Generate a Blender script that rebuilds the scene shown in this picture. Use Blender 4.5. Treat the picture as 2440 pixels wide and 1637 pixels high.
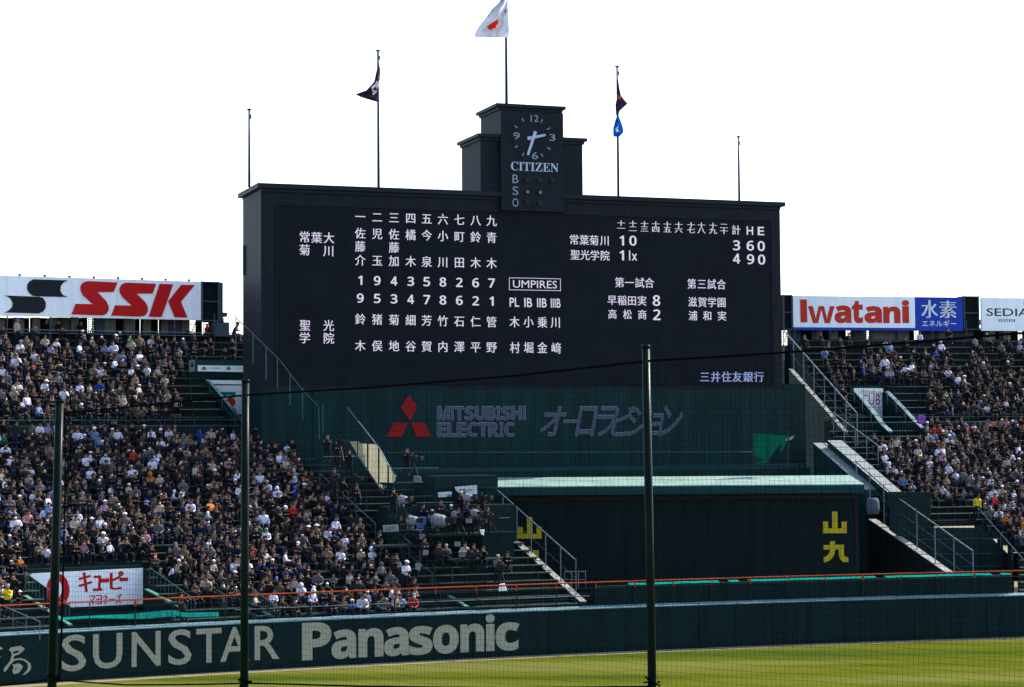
import bpy, bmesh, math, random
from math import sin, cos, tan, radians, pi, sqrt, atan2
from mathutils import Vector, Matrix
from mathutils.geometry import tessellate_polygon
random.seed(7)
S = bpy.context.scene
for o in list(bpy.data.objects): bpy.data.objects.remove(o)
COL = S.collection

# ------------------------------------------------------------------ camera, sky, sun, exposure
F, CX, CY = 4800.0, 1220.0, 818.5          # focal length and centre in photograph pixels
EYE = 12.3
PITCH = math.atan(225 / F); ROLL = -0.007
cam = bpy.data.cameras.new('camera'); cam_o = bpy.data.objects.new('camera', cam); COL.objects.link(cam_o)
CM = Matrix.Rotation(pi/2 + PITCH, 3, 'X') @ Matrix.Rotation(ROLL, 3, 'Z')
cam_o.location = (0, 0, EYE); cam_o.rotation_euler = CM.to_euler()
cam.sensor_width = 36; cam.lens = 36 * F / 2440; cam.clip_start = .5; cam.clip_end = 3000
S.camera = cam_o
SUN_AZ, SUN_EL = radians(56), radians(41)  # to the right of the viewing direction
W = bpy.data.worlds.new('World'); S.world = W; W.use_nodes = True
wn = W.node_tree; bg = wn.nodes['Background']
sky = wn.nodes.new('ShaderNodeTexSky'); sky.sky_type = 'NISHITA'; sky.sun_disc = False
sky.sun_elevation = SUN_EL; sky.sun_rotation = SUN_AZ; sky.air_density = 1.0; sky.dust_density = 1.6; sky.ozone_density = 1.0
wn.links.new(sky.outputs[0], bg.inputs[0]); bg.inputs[1].default_value = 0.145
sl = bpy.data.lights.new('sun', 'SUN'); sl.energy = 3.6; sl.angle = radians(.53); sl.color = (1, .93, .82)
so = bpy.data.objects.new('sun', sl); COL.objects.link(so)
sdir = Vector((sin(SUN_AZ)*cos(SUN_EL), cos(SUN_AZ)*cos(SUN_EL), sin(SUN_EL)))
so.rotation_euler = sdir.to_track_quat('Z', 'Y').to_euler(); so.location = (60, 60, 60)
S.view_settings.view_transform = 'Standard'; S.view_settings.look = 'None'
S.view_settings.gamma = 1; S.view_settings.exposure = 1.6
S.cycles.max_bounces = 5; S.cycles.transparent_max_bounces = 12; S.cycles.sample_clamp_indirect = 4

def ray(px, py): return CM @ Vector(((px-CX)/F, -(py-CY)/F, -1))
CMI = CM.transposed()
def proj(p):
    q = CMI @ (Vector(p) - Vector((0, 0, EYE))); return CX + F*q.x/-q.z, CY - F*q.y/-q.z
def at_z(px, py, z=0.0):
    r = ray(px, py); t = (z-EYE)/r.z; return Vector((0, 0, EYE)) + r*t
def at_y(px, py, y):
    r = ray(px, py); return Vector((0, 0, EYE)) + r*(y/r.y)

# ------------------------------------------------------------------ materials
def lin(c): c = c/255; return c/12.92 if c <= .04045 else ((c+.055)/1.055)**2.4
def paint(name, rgb, rough=.6, var=.12, scale=3.0, bump=0.0, metal=0.0, spec=.10, fine=0.0, streak=False):
    m = bpy.data.materials.new(name); m.use_nodes = True; n = m.node_tree; b = n.nodes['Principled BSDF']
    b.inputs['Roughness'].default_value = rough; b.inputs['Metallic'].default_value = metal
    b.inputs['Specular IOR Level'].default_value = spec
    tc = n.nodes.new('ShaderNodeTexCoord'); no = n.nodes.new('ShaderNodeTexNoise')
    no.inputs['Scale'].default_value = scale; no.inputs['Detail'].default_value = 5
    if streak: mp = n.nodes.new('ShaderNodeMapping'); mp.inputs['Scale'].default_value = (2.2, 2.2, .22); n.links.new(tc.outputs['Object'], mp.inputs[0]); n.links.new(mp.outputs[0], no.inputs[0])
    else: n.links.new(tc.outputs['Object'], no.inputs[0])
    r = n.nodes.new('ShaderNodeValToRGB'); r.color_ramp.elements[0].position = .3; r.color_ramp.elements[1].position = .7
    r.color_ramp.elements[0].color = (*[v*(1-var) for v in rgb], 1); r.color_ramp.elements[1].color = (*[min(1, v*(1+var)) for v in rgb], 1)
    n.links.new(no.outputs[0], r.inputs[0]); n.links.new(r.outputs[0], b.inputs['Base Color'])
    if bump:
        bn = n.nodes.new('ShaderNodeBump'); bn.inputs['Strength'].default_value = bump; bn.inputs['Distance'].default_value = .05
        n.links.new(no.outputs[0], bn.inputs['Height']); n.links.new(bn.outputs[0], b.inputs['Normal'])
    return m
def emit(name, rgb, st):
    m = bpy.data.materials.new(name); m.use_nodes = True; n = m.node_tree; b = n.nodes['Principled BSDF']
    b.inputs['Base Color'].default_value = (.02, .02, .03, 1); b.inputs['Emission Color'].default_value = (*rgb, 1)
    b.inputs['Emission Strength'].default_value = st; b.inputs['Roughness'].default_value = .7; return m
def tarp(name, rgb, tr=.6):
    m = bpy.data.materials.new(name); m.use_nodes = True; n = m.node_tree; n.nodes.remove(n.nodes['Principled BSDF'])
    d = n.nodes.new('ShaderNodeBsdfDiffuse'); t = n.nodes.new('ShaderNodeBsdfTranslucent'); x = n.nodes.new('ShaderNodeMixShader')
    no = n.nodes.new('ShaderNodeTexNoise'); no.inputs['Scale'].default_value = 1.2
    tc = n.nodes.new('ShaderNodeTexCoord'); n.links.new(tc.outputs['Object'], no.inputs[0])
    r = n.nodes.new('ShaderNodeValToRGB'); r.color_ramp.elements[0].color = (*[v*.8 for v in rgb], 1); r.color_ramp.elements[1].color = (*rgb, 1)
    n.links.new(no.outputs[0], r.inputs[0]); n.links.new(r.outputs[0], d.inputs[0]); n.links.new(r.outputs[0], t.inputs[0])
    x.inputs[0].default_value = tr; n.links.new(d.outputs[0], x.inputs[1]); n.links.new(t.outputs[0], x.inputs[2])
    n.links.new(x.outputs[0], n.nodes['Material Output'].inputs[0]); return m

M = {}
M['navy'] = paint('scoreboard cladding', (.0070, .0094, .0150), .55, .22, .8, streak=True)
M['navy_side'] = paint('scoreboard cornice', (.010, .0130, .021), .5, .12, .8)
M['screen'] = paint('led screen', (.0042, .0062, .0098), .7, .22, .9)
M['green_wall'] = paint('dark green cladding', (.0018, .019, .021), .6, .30, .8, streak=True)
M['green'] = paint('stadium green paint', (.007, .036, .034), .55, .18, 1.0)
M['green_dk'] = paint('deep green paint', (.004, .017, .018), .6, .2, 1.0)
M['fence'] = paint('outfield padding', (.0006, .0115, .0135), .6, .32, .9, streak=True)
M['cap'] = paint('pale green padding cap', (.10, .17, .185), .5, .18, 1.5)
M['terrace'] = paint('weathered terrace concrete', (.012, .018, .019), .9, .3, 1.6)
M['bench'] = paint('bench plank', (.022, .038, .037), .5, .25, 4)
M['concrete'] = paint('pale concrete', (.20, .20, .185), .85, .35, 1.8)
M['panel_grey'] = paint('grey concourse panel', (.15, .145, .14), .8, .15, .8)
M['panel_blue'] = paint('blue grey wall', (.050, .065, .095), .8, .15, .8)
M['void'] = paint('dark interior', (.006, .007, .010), .9, .1, 1)
M['steel'] = paint('galvanised rail', (.11, .14, .15), .4, .15, 5, metal=.3)
M['rail_green'] = paint('green rail', (.03, .085, .08), .4, .15, 4)
M['rail_dark'] = paint('dark green post', (.008, .022, .022), .5, .2, 4)
M['orange'] = paint('orange rail', (.30, .042, .008), .5, .15, 6)
M['roofgreen'] = paint('pale roof sheet', (.145, .225, .20), .7, .2, .8)
M['fascia'] = paint('green fascia', (.004, .035, .040), .55, .1, .6)
M['eye'] = paint('batter eye black', (.0045, .0105, .0115), .9, .28, .8, streak=True)
M['brown'] = paint('brown frame', (.016, .012, .013), .8, .2, 3)
M['white'] = paint('white board', (.80, .82, .87), .5, .07, 1.2, streak=True)
M['white_dirty'] = paint('white sheet', (.16, .175, .18), .6, .12, 2.0)
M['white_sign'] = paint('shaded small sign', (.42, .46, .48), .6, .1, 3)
M['red'] = paint('red lettering', (.46, .010, .012), .5, .06, 3)
M['red_orange'] = paint('vermilion lettering', (.50, .034, .018), .5, .06, 3)
M['red_dk'] = paint('deep red emblem', (.20, .006, .007), .5, .08, 3)
M['black'] = paint('black lettering', (.010, .014, .018), .5, .05, 3)
M['blue'] = paint('blue board', (.012, .045, .34), .5, .05, 2)
M['cream'] = paint('cream lettering', (.27, .26, .20), .7, .08, 4)
M['yellow'] = paint('yellow lettering', (.38, .29, .015), .6, .08, 4)
M['signgreen'] = paint('green block', (.0, .20, .13), .5, .05, 3)
M['edge_green'] = paint('pale green stair nosing', (.07, .20, .13), .6, .2, 5)
M['teal_net'] = tarp('teal netting', (.01, .32, .27), .5)
M['tarp_white'] = tarp('translucent sheet', (.60, .58, .47), .6)
M['tarp_green'] = tarp('translucent green net', (.012, .20, .145), .7)
M['let_fill'] = paint('violet grey letter face', (.056, .062, .092), .5, .06, 3)
M['let_edge'] = paint('pale letter edge', (.17, .18, .27), .5, .06, 3)
M['clock_white'] = paint('clock white', (.36, .42, .56), .5, .05, 4)
M['clock_grey'] = paint('clock numeral', (.22, .26, .34), .5, .05, 4)
M['led'] = emit('led lettering', (.62, .58, .74), .35)
M['led_blue'] = emit('led blue lettering', (.30, .36, .72), .30)
M['lamp_amber'] = emit('dim amber lamp', (.45, .25, .03), .12)
M['lamp_off'] = paint('unlit lamp', (.010, .016, .018), .3, .1, 4)
M['pole'] = paint('net pole', (.004, .009, .007), .3, .2, 3, spec=.03)
M['cable'] = paint('net rope', (.0035, .0035, .004), .95, .3, 30, spec=0)
M['net'] = paint('net thread', (.0015, .0017, .0017), 1, .2, 30, spec=0)
M['flagpole'] = paint('flagpole', (.030, .034, .058), .4, .1, 3)
M['equip'] = paint('black equipment', (.012, .012, .014), .4, .2, 6)
M['equip_grey'] = paint('grey rain cover', (.16, .16, .18), .7, .25, 5)

# ------------------------------------------------------------------ mesh helpers
def tag(o, label=None, cat=None, group=None, kind=None):
    if label: o['label'] = label
    if cat: o['category'] = cat
    if group: o['group'] = group
    if kind: o['kind'] = kind
    return o
def empty(name, loc, label=None, cat=None, group=None):
    o = bpy.data.objects.new(name, None); COL.objects.link(o); o.location = loc; o.empty_display_size = .2
    return tag(o, label, cat, group)
class MB:
    def __init__(s): s.v = []; s.f = []; s.m = []
    def face(s, pts, mi=0):
        b = len(s.v); s.v += [tuple(p) for p in pts]; s.f.append(tuple(range(b, b+len(pts)))); s.m.append(mi)
    def hexa(s, a, b, mi=0):
        """a: four bottom points, b: four top points"""
        n = len(s.v); s.v += [tuple(p) for p in a] + [tuple(p) for p in b]
        for f in ((3, 2, 1, 0), (4, 5, 6, 7), (0, 1, 5, 4), (1, 2, 6, 5), (2, 3, 7, 6), (3, 0, 4, 7)):
            s.f.append(tuple(n+i for i in f)); s.m.append(mi)
    def box(s, fr, s0, s1, z0, z1, o0, o1, mi=0):
        p = fr.pt
        s.hexa([p(s0, z0, o0), p(s1, z0, o0), p(s1, z0, o1), p(s0, z0, o1)], [p(s0, z1, o0), p(s1, z1, o0), p(s1, z1, o1), p(s0, z1, o1)], mi)
    def cube(s, c, d, mi=0, rz=0):
        c = Vector(c); x, y, z = [v/2 for v in d]; R = Matrix.Rotation(rz, 3, 'Z')
        q = [c + R @ Vector(k) for k in ((-x, -y, -z), (x, -y, -z), (x, y, -z), (-x, y, -z), (-x, -y, z), (x, -y, z), (x, y, z), (-x, y, z))]
        s.hexa(q[:4], q[4:], mi)
    def tube(s, pts, r, n=6, mi=0, cap=True):
        pts = [Vector(p) for p in pts]; rings = []
        if not hasattr(r, '__len__'): r = [r]*len(pts)
        for i, p in enumerate(pts):
            d = (pts[min(i+1, len(pts)-1)] - pts[max(i-1, 0)]).normalized()
            up = Vector((0, 0, 1)) if abs(d.z) < .9 else Vector((1, 0, 0))
            a = d.cross(up).normalized(); b = d.cross(a); base = len(s.v)
            s.v += [tuple(p + (a*cos(2*pi*k/n) + b*sin(2*pi*k/n))*r[i]) for k in range(n)]; rings.append(base)
        for i in range(len(rings)-1):
            for k in range(n):
                s.f.append((rings[i]+k, rings[i]+(k+1) % n, rings[i+1]+(k+1) % n, rings[i+1]+k)); s.m.append(mi)
        if cap:
            s.f.append(tuple(rings[0]+k for k in range(n))); s.m.append(mi)
            s.f.append(tuple(rings[-1]+k for k in reversed(range(n)))); s.m.append(mi)
    def prism(s, pts, dv, mi=0):
        """flat polygon pts (Vectors) extruded by dv"""
        pts = [Vector(p) for p in pts]; tris = tessellate_polygon([pts]); n = len(pts); b = len(s.v)
        s.v += [tuple(p) for p in pts] + [tuple(p+dv) for p in pts]
        for t in tris: s.f.append(tuple(b+i for i in t)); s.m.append(mi); s.f.append(tuple(b+n+i for i in t)); s.m.append(mi)
        for i in range(n): s.f.append((b+i, b+(i+1) % n, b+n+(i+1) % n, b+n+i)); s.m.append(mi)
    def build(s, name, mats, parent=None, smooth=False, label=None):
        me = bpy.data.meshes.new(name); me.from_pydata(s.v, [], s.f)
        if not isinstance(mats, (list, tuple)): mats = [mats]
        for m in mats: me.materials.append(M[m] if isinstance(m, str) else m)
        me.polygons.foreach_set('material_index', s.m)
        if smooth: me.polygons.foreach_set('use_smooth', [True]*len(s.f))
        me.update(); bm = bmesh.new(); bm.from_mesh(me); bmesh.ops.recalc_face_normals(bm, faces=bm.faces); bm.to_mesh(me); bm.free()
        o = bpy.data.objects.new(name, me); COL.objects.link(o)
        if parent is not None:
            o.parent = parent; off = WM(parent)
            me.transform(Matrix.Translation(-off))
        else:
            off = Vector()
            if s.v:
                c = [min(v[i] for v in s.v)/2 + max(v[i] for v in s.v)/2 for i in range(2)]; off = Vector((c[0], c[1], min(v[2] for v in s.v)))
                me.transform(Matrix.Translation(-off)); o.location = off
        if label: o['label'] = label
        return o
def WM(o):
    v = Vector(o.location)
    while o.parent: o = o.parent; v = v + Vector(o.location)
    return v
class Frame:
    """vertical plane: origin, direction u along it (left to right), n towards the camera"""
    def __init__(s, px, Y, ratio):
        s.u = ratio.normalized() if isinstance(ratio, Vector) else Vector((ratio, 1, 0)).normalized() if ratio is not None else Vector((1, 0, 0))
        s.n = Vector((s.u.y, -s.u.x, 0)); p = at_y(px, 1000, Y); s.O = Vector((p.x, p.y, 0))
    def uv(s, px, py, o=0.0):
        r = ray(px, py); c = Vector((0, 0, EYE)); O = s.O + s.n*o; t = (O-c).dot(s.n)/r.dot(s.n); p = c + r*t
        return (p-s.O).dot(s.u), p.z
    def pt(s, a, z, o=0.0): return s.O + s.u*a + Vector((0, 0, z)) + s.n*o
    def P(s, px, py, o=0.0): a, z = s.uv(px, py, o); return s.pt(a, z, o)

# ------------------------------------------------------------------ lettering
_tc = {}
def glyph(txt, shear=0.0, offset=0.0):
    k = (txt, shear, offset)
    if k not in _tc:
        c = bpy.data.curves.new('t', 'FONT'); c.body = txt; c.resolution_u = 3; c.shear = shear; c.offset = offset
        o = bpy.data.objects.new('t', c); COL.objects.link(o)
        me = bpy.data.meshes.new_from_object(o.evaluated_get(bpy.context.evaluated_depsgraph_get()))
        v = [(p.co.x, p.co.y) for p in me.vertices]; f = [tuple(p.vertices) for p in me.polygons]
        bpy.data.objects.remove(o); bpy.data.curves.remove(c); bpy.data.meshes.remove(me); _tc[k] = (v, f)
    return _tc[k]
def put(mb, g, fmap, mi=0):
    b = len(mb.v); mb.v += [tuple(fmap(x, y)) for x, y in g[0]]
    for f in g[1]: mb.f.append(tuple(b+i for i in f)); mb.m.append(mi)
def kanji(mb, fr, ch, cx, cy, w, h, o=.02, thick=.018):
    """one character in its em box centred at pixel cx, cy"""
    g = glyph(ch); s, z = fr.uv(cx, cy); k = fr.uv(cx+10, cy)[0]-fr.uv(cx-10, cy)[0]; k /= 20
    kz = (fr.uv(cx, cy-10)[1]-fr.uv(cx, cy+10)[1])/20
    for i, dx in enumerate((-thick, 0, thick)):
        put(mb, g, lambda x, y: fr.pt(s + (x-.5+dx)*w*k, z + (y-.38)*h*kz, o+.003*i))
def word(mb, fr, txt, x0, y0l, y1l, x1, y0r, y1r, o=.02, shear=0, offset=0, mi=0):
    """stretch a word to a box given by left and right top/bottom pixels"""
    g = glyph(txt, shear, offset); xs = [v[0] for v in g[0]]; ys = [v[1] for v in g[0]]
    a, b, c, d = min(xs), max(xs), min(ys), max(ys)
    s0, zt0 = fr.uv(x0, y0l); _, zb0 = fr.uv(x0, y1l); s1, zt1 = fr.uv(x1, y0r); _, zb1 = fr.uv(x1, y1r)
    zt = (zt0+zt1)/2; zb = (zb0+zb1)/2
    put(mb, g, lambda x, y: fr.pt(s0+(x-a)/(b-a)*(s1-s0), zb+(y-c)/(d-c)*(zt-zb), o), mi)
BD = {c: chr(0x1D7E2+int(c)) for c in '0123456789'}
def digit(mb, fr, ch, cx, cy, w, h, o=.02):
    for i, (dx, dy) in enumerate(((-.9, 0), (.9, 0), (0, -.6), (0, .6))): word(mb, fr, BD[ch], cx-w/2+.8+dx, cy-h/2+.6+dy, cy+h/2-.6+dy, cx+w/2-.8+dx, cy-h/2+.6+dy, cy+h/2-.6+dy, o+.002*i)
def bold(s):
    r = ''
    for c in s: r += chr(0x1D5D4+ord(c)-65) if 'A' <= c <= 'Z' else chr(0x1D5EE+ord(c)-97) if 'a' <= c <= 'z' else c
    return r
def serif(s): return ''.join(chr(0x1D400+ord(c)-65) if 'A' <= c <= 'Z' else c for c in s)
def poly(mb, fr, pts, o=.02, d=.012, mi=0):
    mb.prism([fr.P(x, y, o) for x, y in pts], fr.n*d, mi)

# ------------------------------------------------------------------ outfield line
YB = lambda x: 1633.5 - .0663*x + 7.6e-6*x*x if x < 2440 else 1517.0-.0292*(x-2440)       # pixel row of the fence foot
def _base(px): return at_z(px, YB(px), 0)
PXS = [-420, -300, -200, -100, 0, 200, 400, 600, 800, 1000, 1200, 1400, 1600, 1800, 2000, 2200, 2440, 2600, 2800, 3100, 3400, 3700]
PL = [_base(x) for x in PXS]
SL = [0.0]
for i in range(1, len(PL)): SL.append(SL[-1] + (PL[i]-PL[i-1]).length)
def P0(s):
    s = max(0, min(SL[-1]-1e-4, s)); i = 0
    while SL[i+1] < s: i += 1
    # catmull-rom for a smooth line
    a, b = PL[i], PL[i+1]; pm = PL[max(0, i-1)]; pn = PL[min(len(PL)-1, i+2)]; t = (s-SL[i])/(SL[i+1]-SL[i]); h = SL[i+1]-SL[i]
    m0 = (b-pm)/(SL[i+1]-SL[max(0, i-1)]); m1 = (pn-a)/(SL[min(len(PL)-1, i+2)]-SL[i])
    return a*(2*t**3-3*t*t+1) + m0*h*(t**3-2*t*t+t) + b*(-2*t**3+3*t*t) + m1*h*(t**3-t*t)
def N0(s):
    d = P0(min(s+.5, SL[-1]-.01)) - P0(max(s-.5, 0)); d.z = 0; d.normalize(); return Vector((-d.y, d.x, 0))
def pos(s, d, z): return P0(s) + N0(s)*d + Vector((0, 0, z))
def s_px(px, d, z=5.0):
    lo, hi = 0.0, SL[-1]
    for _ in range(28):
        m = (lo+hi)/2
        if proj(pos(m, d, z))[0] < px: lo = m
        else: hi = m
    return (lo+hi)/2
NL, NU = 26, 13
D0, DD, Z0, DZ = 2.0, .9, 2.2, .40
U0, UD, UZ0, UZ = 26.6, .95, 13.4, .55
def zlin(d):
    if d <= D0: return Z0
    if d <= D0+NL*DD: return Z0 + (d-D0)/DD*DZ
    if d <= U0: return Z0+NL*DZ + (d-D0-NL*DD)/(U0-D0-NL*DD)*(UZ0-Z0-NL*DZ)
    return UZ0 + (d-U0)/UD*UZ
def deck(px, py, dz=0.0):
    """offset and arc position on the stand whose point dz above the slope shows at the pixel"""
    lo, hi = -.5, 42.0
    for _ in range(26):
        d = (lo+hi)/2; s = s_px(px, d, zlin(d)+dz); y = proj(pos(s, d, zlin(d)+dz))[1]
        if y > py: lo = d
        else: hi = d
    return s, d
def DP(px, py, dz=0.0): s, d = deck(px, py, dz); return pos(s, d, zlin(d)+dz)

# ------------------------------------------------------------------ ground
gm = bpy.data.materials.new('mown outfield grass'); gm.use_nodes = True; n = gm.node_tree; b = n.nodes['Principled BSDF']
b.inputs['Roughness'].default_value = 1; b.inputs['Specular IOR Level'].default_value = 0
tc = n.nodes.new('ShaderNodeTexCoord'); mp = n.nodes.new('ShaderNodeMapping'); mp.inputs['Scale'].default_value = (.02, .16, 1); mp.inputs['Rotation'].default_value = (0, 0, radians(2))
n1 = n.nodes.new('ShaderNodeTexNoise'); n1.inputs['Scale'].default_value = 1; n1.inputs['Detail'].default_value = 4
n2 = n.nodes.new('ShaderNodeTexNoise'); n2.inputs['Scale'].default_value = 2.2; n2.inputs['Detail'].default_value = 8; n2.inputs['Roughness'].default_value = .7
r1 = n.nodes.new('ShaderNodeValToRGB'); e = r1.color_ramp.elements
e[0].position = .38; e[0].color = (.030, .052, .008, 1); e[1].position = .60; e[1].color = (.092, .094, .024, 1)
q = e.new(.49); q.color = (.066, .074, .007, 1)
mx = n.nodes.new('ShaderNodeMix'); mx.data_type = 'RGBA'; mx.blend_type = 'MULTIPLY'; mx.inputs[0].default_value = .55
r2 = n.nodes.new('ShaderNodeValToRGB'); r2.color_ramp.elements[0].position = .3; r2.color_ramp.elements[0].color = (.6, .65, .5, 1); r2.color_ramp.elements[1].position = .65
n.links.new(tc.outputs['Object'], mp.inputs[0]); n.links.new(mp.outputs[0], n1.inputs[0]); n.links.new(tc.outputs['Object'], n2.inputs[0])
n.links.new(n1.outputs[0], r1.inputs[0]); n.links.new(n2.outputs[0], r2.inputs[0])
n.links.new(r1.outputs[0], mx.inputs[6]); n.links.new(r2.outputs[0], mx.inputs[7]); n.links.new(mx.outputs[2], b.inputs['Base Color'])
M['grass'] = gm
M['dirt'] = paint('warning track dirt', (.17, .145, .085), .95, .2, 1.5, bump=.3)
mb = MB(); mb.face([(-900, -300, -.004), (900, -300, -.004), (900, 1500, -.004), (-900, 1500, -.004)])
tag(mb.build('ground', 'dirt'), kind='structure')
mb = MB(); ss = [SL[-1]*i/60 for i in range(61)]; b0 = []
for i in range(60):
    a, c = pos(ss[i], -1.3, .004), pos(ss[i+1], -1.3, .004); mb.face([(a.x, -80, .004), (c.x, -80, .004), c, a])
tag(mb.build('grass_field', 'grass'), kind='structure')
mb = MB()    # worn chalky line along the edge of the grass
for i in range(150):
    s0 = SL[-1]*i/150
    if random.random() < .35: continue
    w = random.uniform(.03, .10); k0 = -1.25 + .1*sin(i*.7); mb.face([pos(s0, k0, .010), pos(s0+.62, k0, .010), pos(s0+.62, k0+w, .010), pos(s0, k0+w, .010)])
tag(mb.build('edge_line', 'white_dirty'), kind='structure')

# ------------------------------------------------------------------ outfield wall
FT = 2.47
wall = empty('outfield_wall', P0(40), 'long dark green padded outfield wall with cream lettering beside the grass', 'wall')
nseg = 46; seglen = SL[-1]/nseg; pads = {}
for i in range(nseg):
    mb = MB(); s0, s1 = i*seglen+.012, (i+1)*seglen-.012
    prof = [(0, 0), (-.03, .3), (-.03, FT-.06), (0, FT), (.35, FT), (.35, 0)]
    for j in range(len(prof)):
        (d0, z0), (d1, z1) = prof[j], prof[(j+1) % len(prof)]
        mb.face([pos(s0, d0, z0), pos(s1, d0, z0), pos(s1, d1, z1), pos(s0, d1, z1)])
    mb.face([pos(s0, d, z) for d, z in prof]); mb.face([pos(s1, d, z) for d, z in prof])
    mb.build('wall_pad', 'fence', wall)
for i in range(nseg*2):
    mb = MB(); s0, s1 = i*seglen/2+.006, (i+1)*seglen/2-.006; jz = random.uniform(-.012, .012)
    A = [(-.05, FT+.002), (-.05, FT+.05), (.36, FT+.17+jz), (.36, FT+.002)]
    mb.hexa([pos(s0, *A[0]), pos(s1, *A[0]), pos(s1, *A[3]), pos(s0, *A[3])], [pos(s0, *A[1]), pos(s1, *A[1]), pos(s1, *A[2]), pos(s0, *A[2])])
    mb.build('cap_pad', 'cap', wall)
def fz(px, py): Y = _base(px).y; return EYE - (py - (CY+225-.007*(px-CX)))*Y/F
def fence_word(txt, x0, x1, z0, z1, offset=0, name='lettering'):
    mb = MB(); g = glyph(txt, 0, offset); xs = [v[0] for v in g[0]]; ys = [v[1] for v in g[0]]; a, b, c, d = min(xs), max(xs), min(ys), max(ys)
    s0, s1 = s_px(x0, 0, 1.4), s_px(x1, 0, 1.4)
    put(mb, g, lambda x, y: pos(s0+(x-a)/(b-a)*(s1-s0), -.052, z0+(y-c)/(d-c)*(z1-z0)))
    return mb.build(name, 'cream', wall)
for ch, x0, x1, dz in (('S', 146, 205, .03), ('U', 221, 291, 0), ('N', 313, 382, 0), ('S', 400, 456, .03), ('T', 467, 527, 0), ('A', 524, 593, 0), ('R', 606, 665, 0)):
    fence_word(ch, x0, x1, .52-dz, 2.33+dz, .012)
fence_word(bold('P'), 718.6, 789, .36, 2.38, .02)
for ch, x0, x1 in (('a', 789, 848), ('n', 853, 913), ('a', 914, 973), ('s', 974, 1030), ('o', 1031, 1092), ('n', 1096, 1153)):
    fence_word(bold(ch), x0, x1, .36-(0 if ch == 'n' else .03), 1.93, .022)
fence_word(bold('i'), 1157, 1178, .36, 2.42, .02); fence_word(bold('c'), 1180, 1237, .33, 1.93, .022)
def fence_poly(zpts, hole=None):
    mb = MB(); pts = [(x/7.303, 1437+y/7.303) for x, y in zpts]
    P = [pos(s_px(x, 0, 1.4), -.052, fz(x, y)+.02) for x, y in pts]
    for t in tessellate_polygon([P]): mb.face([P[i] for i in t])
    return mb
for pts in ([(150, 800), (175, 755), (350, 722), (425, 768), (410, 800), (335, 865), (240, 900), (228, 950), (350, 935), (440, 960), (520, 1020), (540, 1085), (520, 1150), (440, 1215), (385, 1230), (460, 1150), (485, 1085), (470, 1020), (400, 975), (330, 965), (250, 975), (180, 1040), (120, 1130), (95, 1168), (62, 1165), (65, 1110), (120, 1050), (170, 985), (200, 880), (195, 840)],
            [(205, 1035), (230, 1045), (320, 1025), (365, 1045), (395, 1080), (370, 1130), (320, 1190), (232, 1212), (212, 1150), (232, 1085)],
            [(-60, 740), (10, 740), (45, 770), (20, 790), (-60, 795)], [(-60, 890), (0, 900), (14, 918), (-60, 940)]):
    fence_poly(pts).build('lettering', 'cream', wall)
def fence_patch(z):
    mb = MB(); pts = [(x/7.303, 1437+y/7.303) for x, y in z]; P = [pos(s_px(x, 0, 1.4), -.058, fz(x, y)+.02) for x, y in pts]
    mb.face(P); mb.build('lettering', 'fence', wall)
fence_patch([(215, 825), (300, 805), (332, 812), (318, 835), (240, 862)]); fence_patch([(268, 1095), (290, 1115), (280, 1135), (264, 1130)])
# orange safety rail on the wall
rail = empty('safety_rail', P0(40)+Vector((0, 0, FT)), 'long orange topped safety rail running along the outfield wall', 'railing')
for i in range(30):
    mb = MB(); s0, s1 = SL[-1]*i/30, SL[-1]*(i+1)/30; RZ = 3.98
    mb.tube([pos(s0+(s1-s0)*k/3, .30, RZ) for k in range(4)], .045, 6); mb.build('rail_bar', 'orange', rail)
s = 1.2; i = 0
while s < SL[-1]:
    mb = MB(); p = pos(s, .30, 0); w = .09 if i % 3 else .15
    mb.cube(p+Vector((0, 0, 3.78)), (w*.8, .05, .30), 0); mb.cube(p+Vector((0, 0, 3.06)), (w*.5, .045, .86), 1)
    mb.build('rail_post', ['orange', 'rail_dark'], rail); s += 2.42; i += 1
mb = MB()
for k, z in enumerate((2.75, 3.05, 3.35, 3.65)):
    mb.tube([pos(SL[-1]*j/60, .31, z) for j in range(61)], .006, 3, cap=False)
j = 0.0
while j < SL[-1]: mb.tube([pos(j, .31, FT+.15), pos(j, .31, 3.93)], .005, 3, cap=False); j += .30
o = mb.build('rail_mesh', 'rail_dark', rail); o['kind'] = 'stuff'

# second wall behind, in front of the batter's eye
s0, s1 = s_px(1412, 1.2, 3.2), s_px(2398, 1.2, 3.2)
bw = empty('inner_wall', pos((s0+s1)/2, 1.2, 0), 'plain dark green wall behind the orange rail at centre field', 'wall')
nn = 12
for i in range(nn):
    a, c = s0+(s1-s0)*i/nn+.01, s0+(s1-s0)*(i+1)/nn-.01; mb = MB()
    mb.hexa([pos(a, .42, 0), pos(c, .42, 0), pos(c, .85, 0), pos(a, .85, 0)], [pos(a, .42, 3.72), pos(c, .42, 3.72), pos(c, .85, 3.72), pos(a, .85, 3.72)])
    mb.build('wall_panel', 'fence', bw)
mb = MB(); sa = s_px(1465, 1.2, 3.7)
for i in range(40):
    a = sa+(s1-sa)*i/40; c = sa+(s1-sa)*(i+1)/40
    if random.random() < .12: continue
    z = 3.735+random.uniform(0, .02); mb.hexa([pos(a, .43, z-.01), pos(c, .43, z-.01), pos(c, .8, z-.01), pos(a, .8, z-.01)], [pos(a, .43, z), pos(c, .43, z), pos(c, .8, z+.09), pos(a, .8, z+.09)])
mb.build('netting_roll', 'teal_net', bw)

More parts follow.
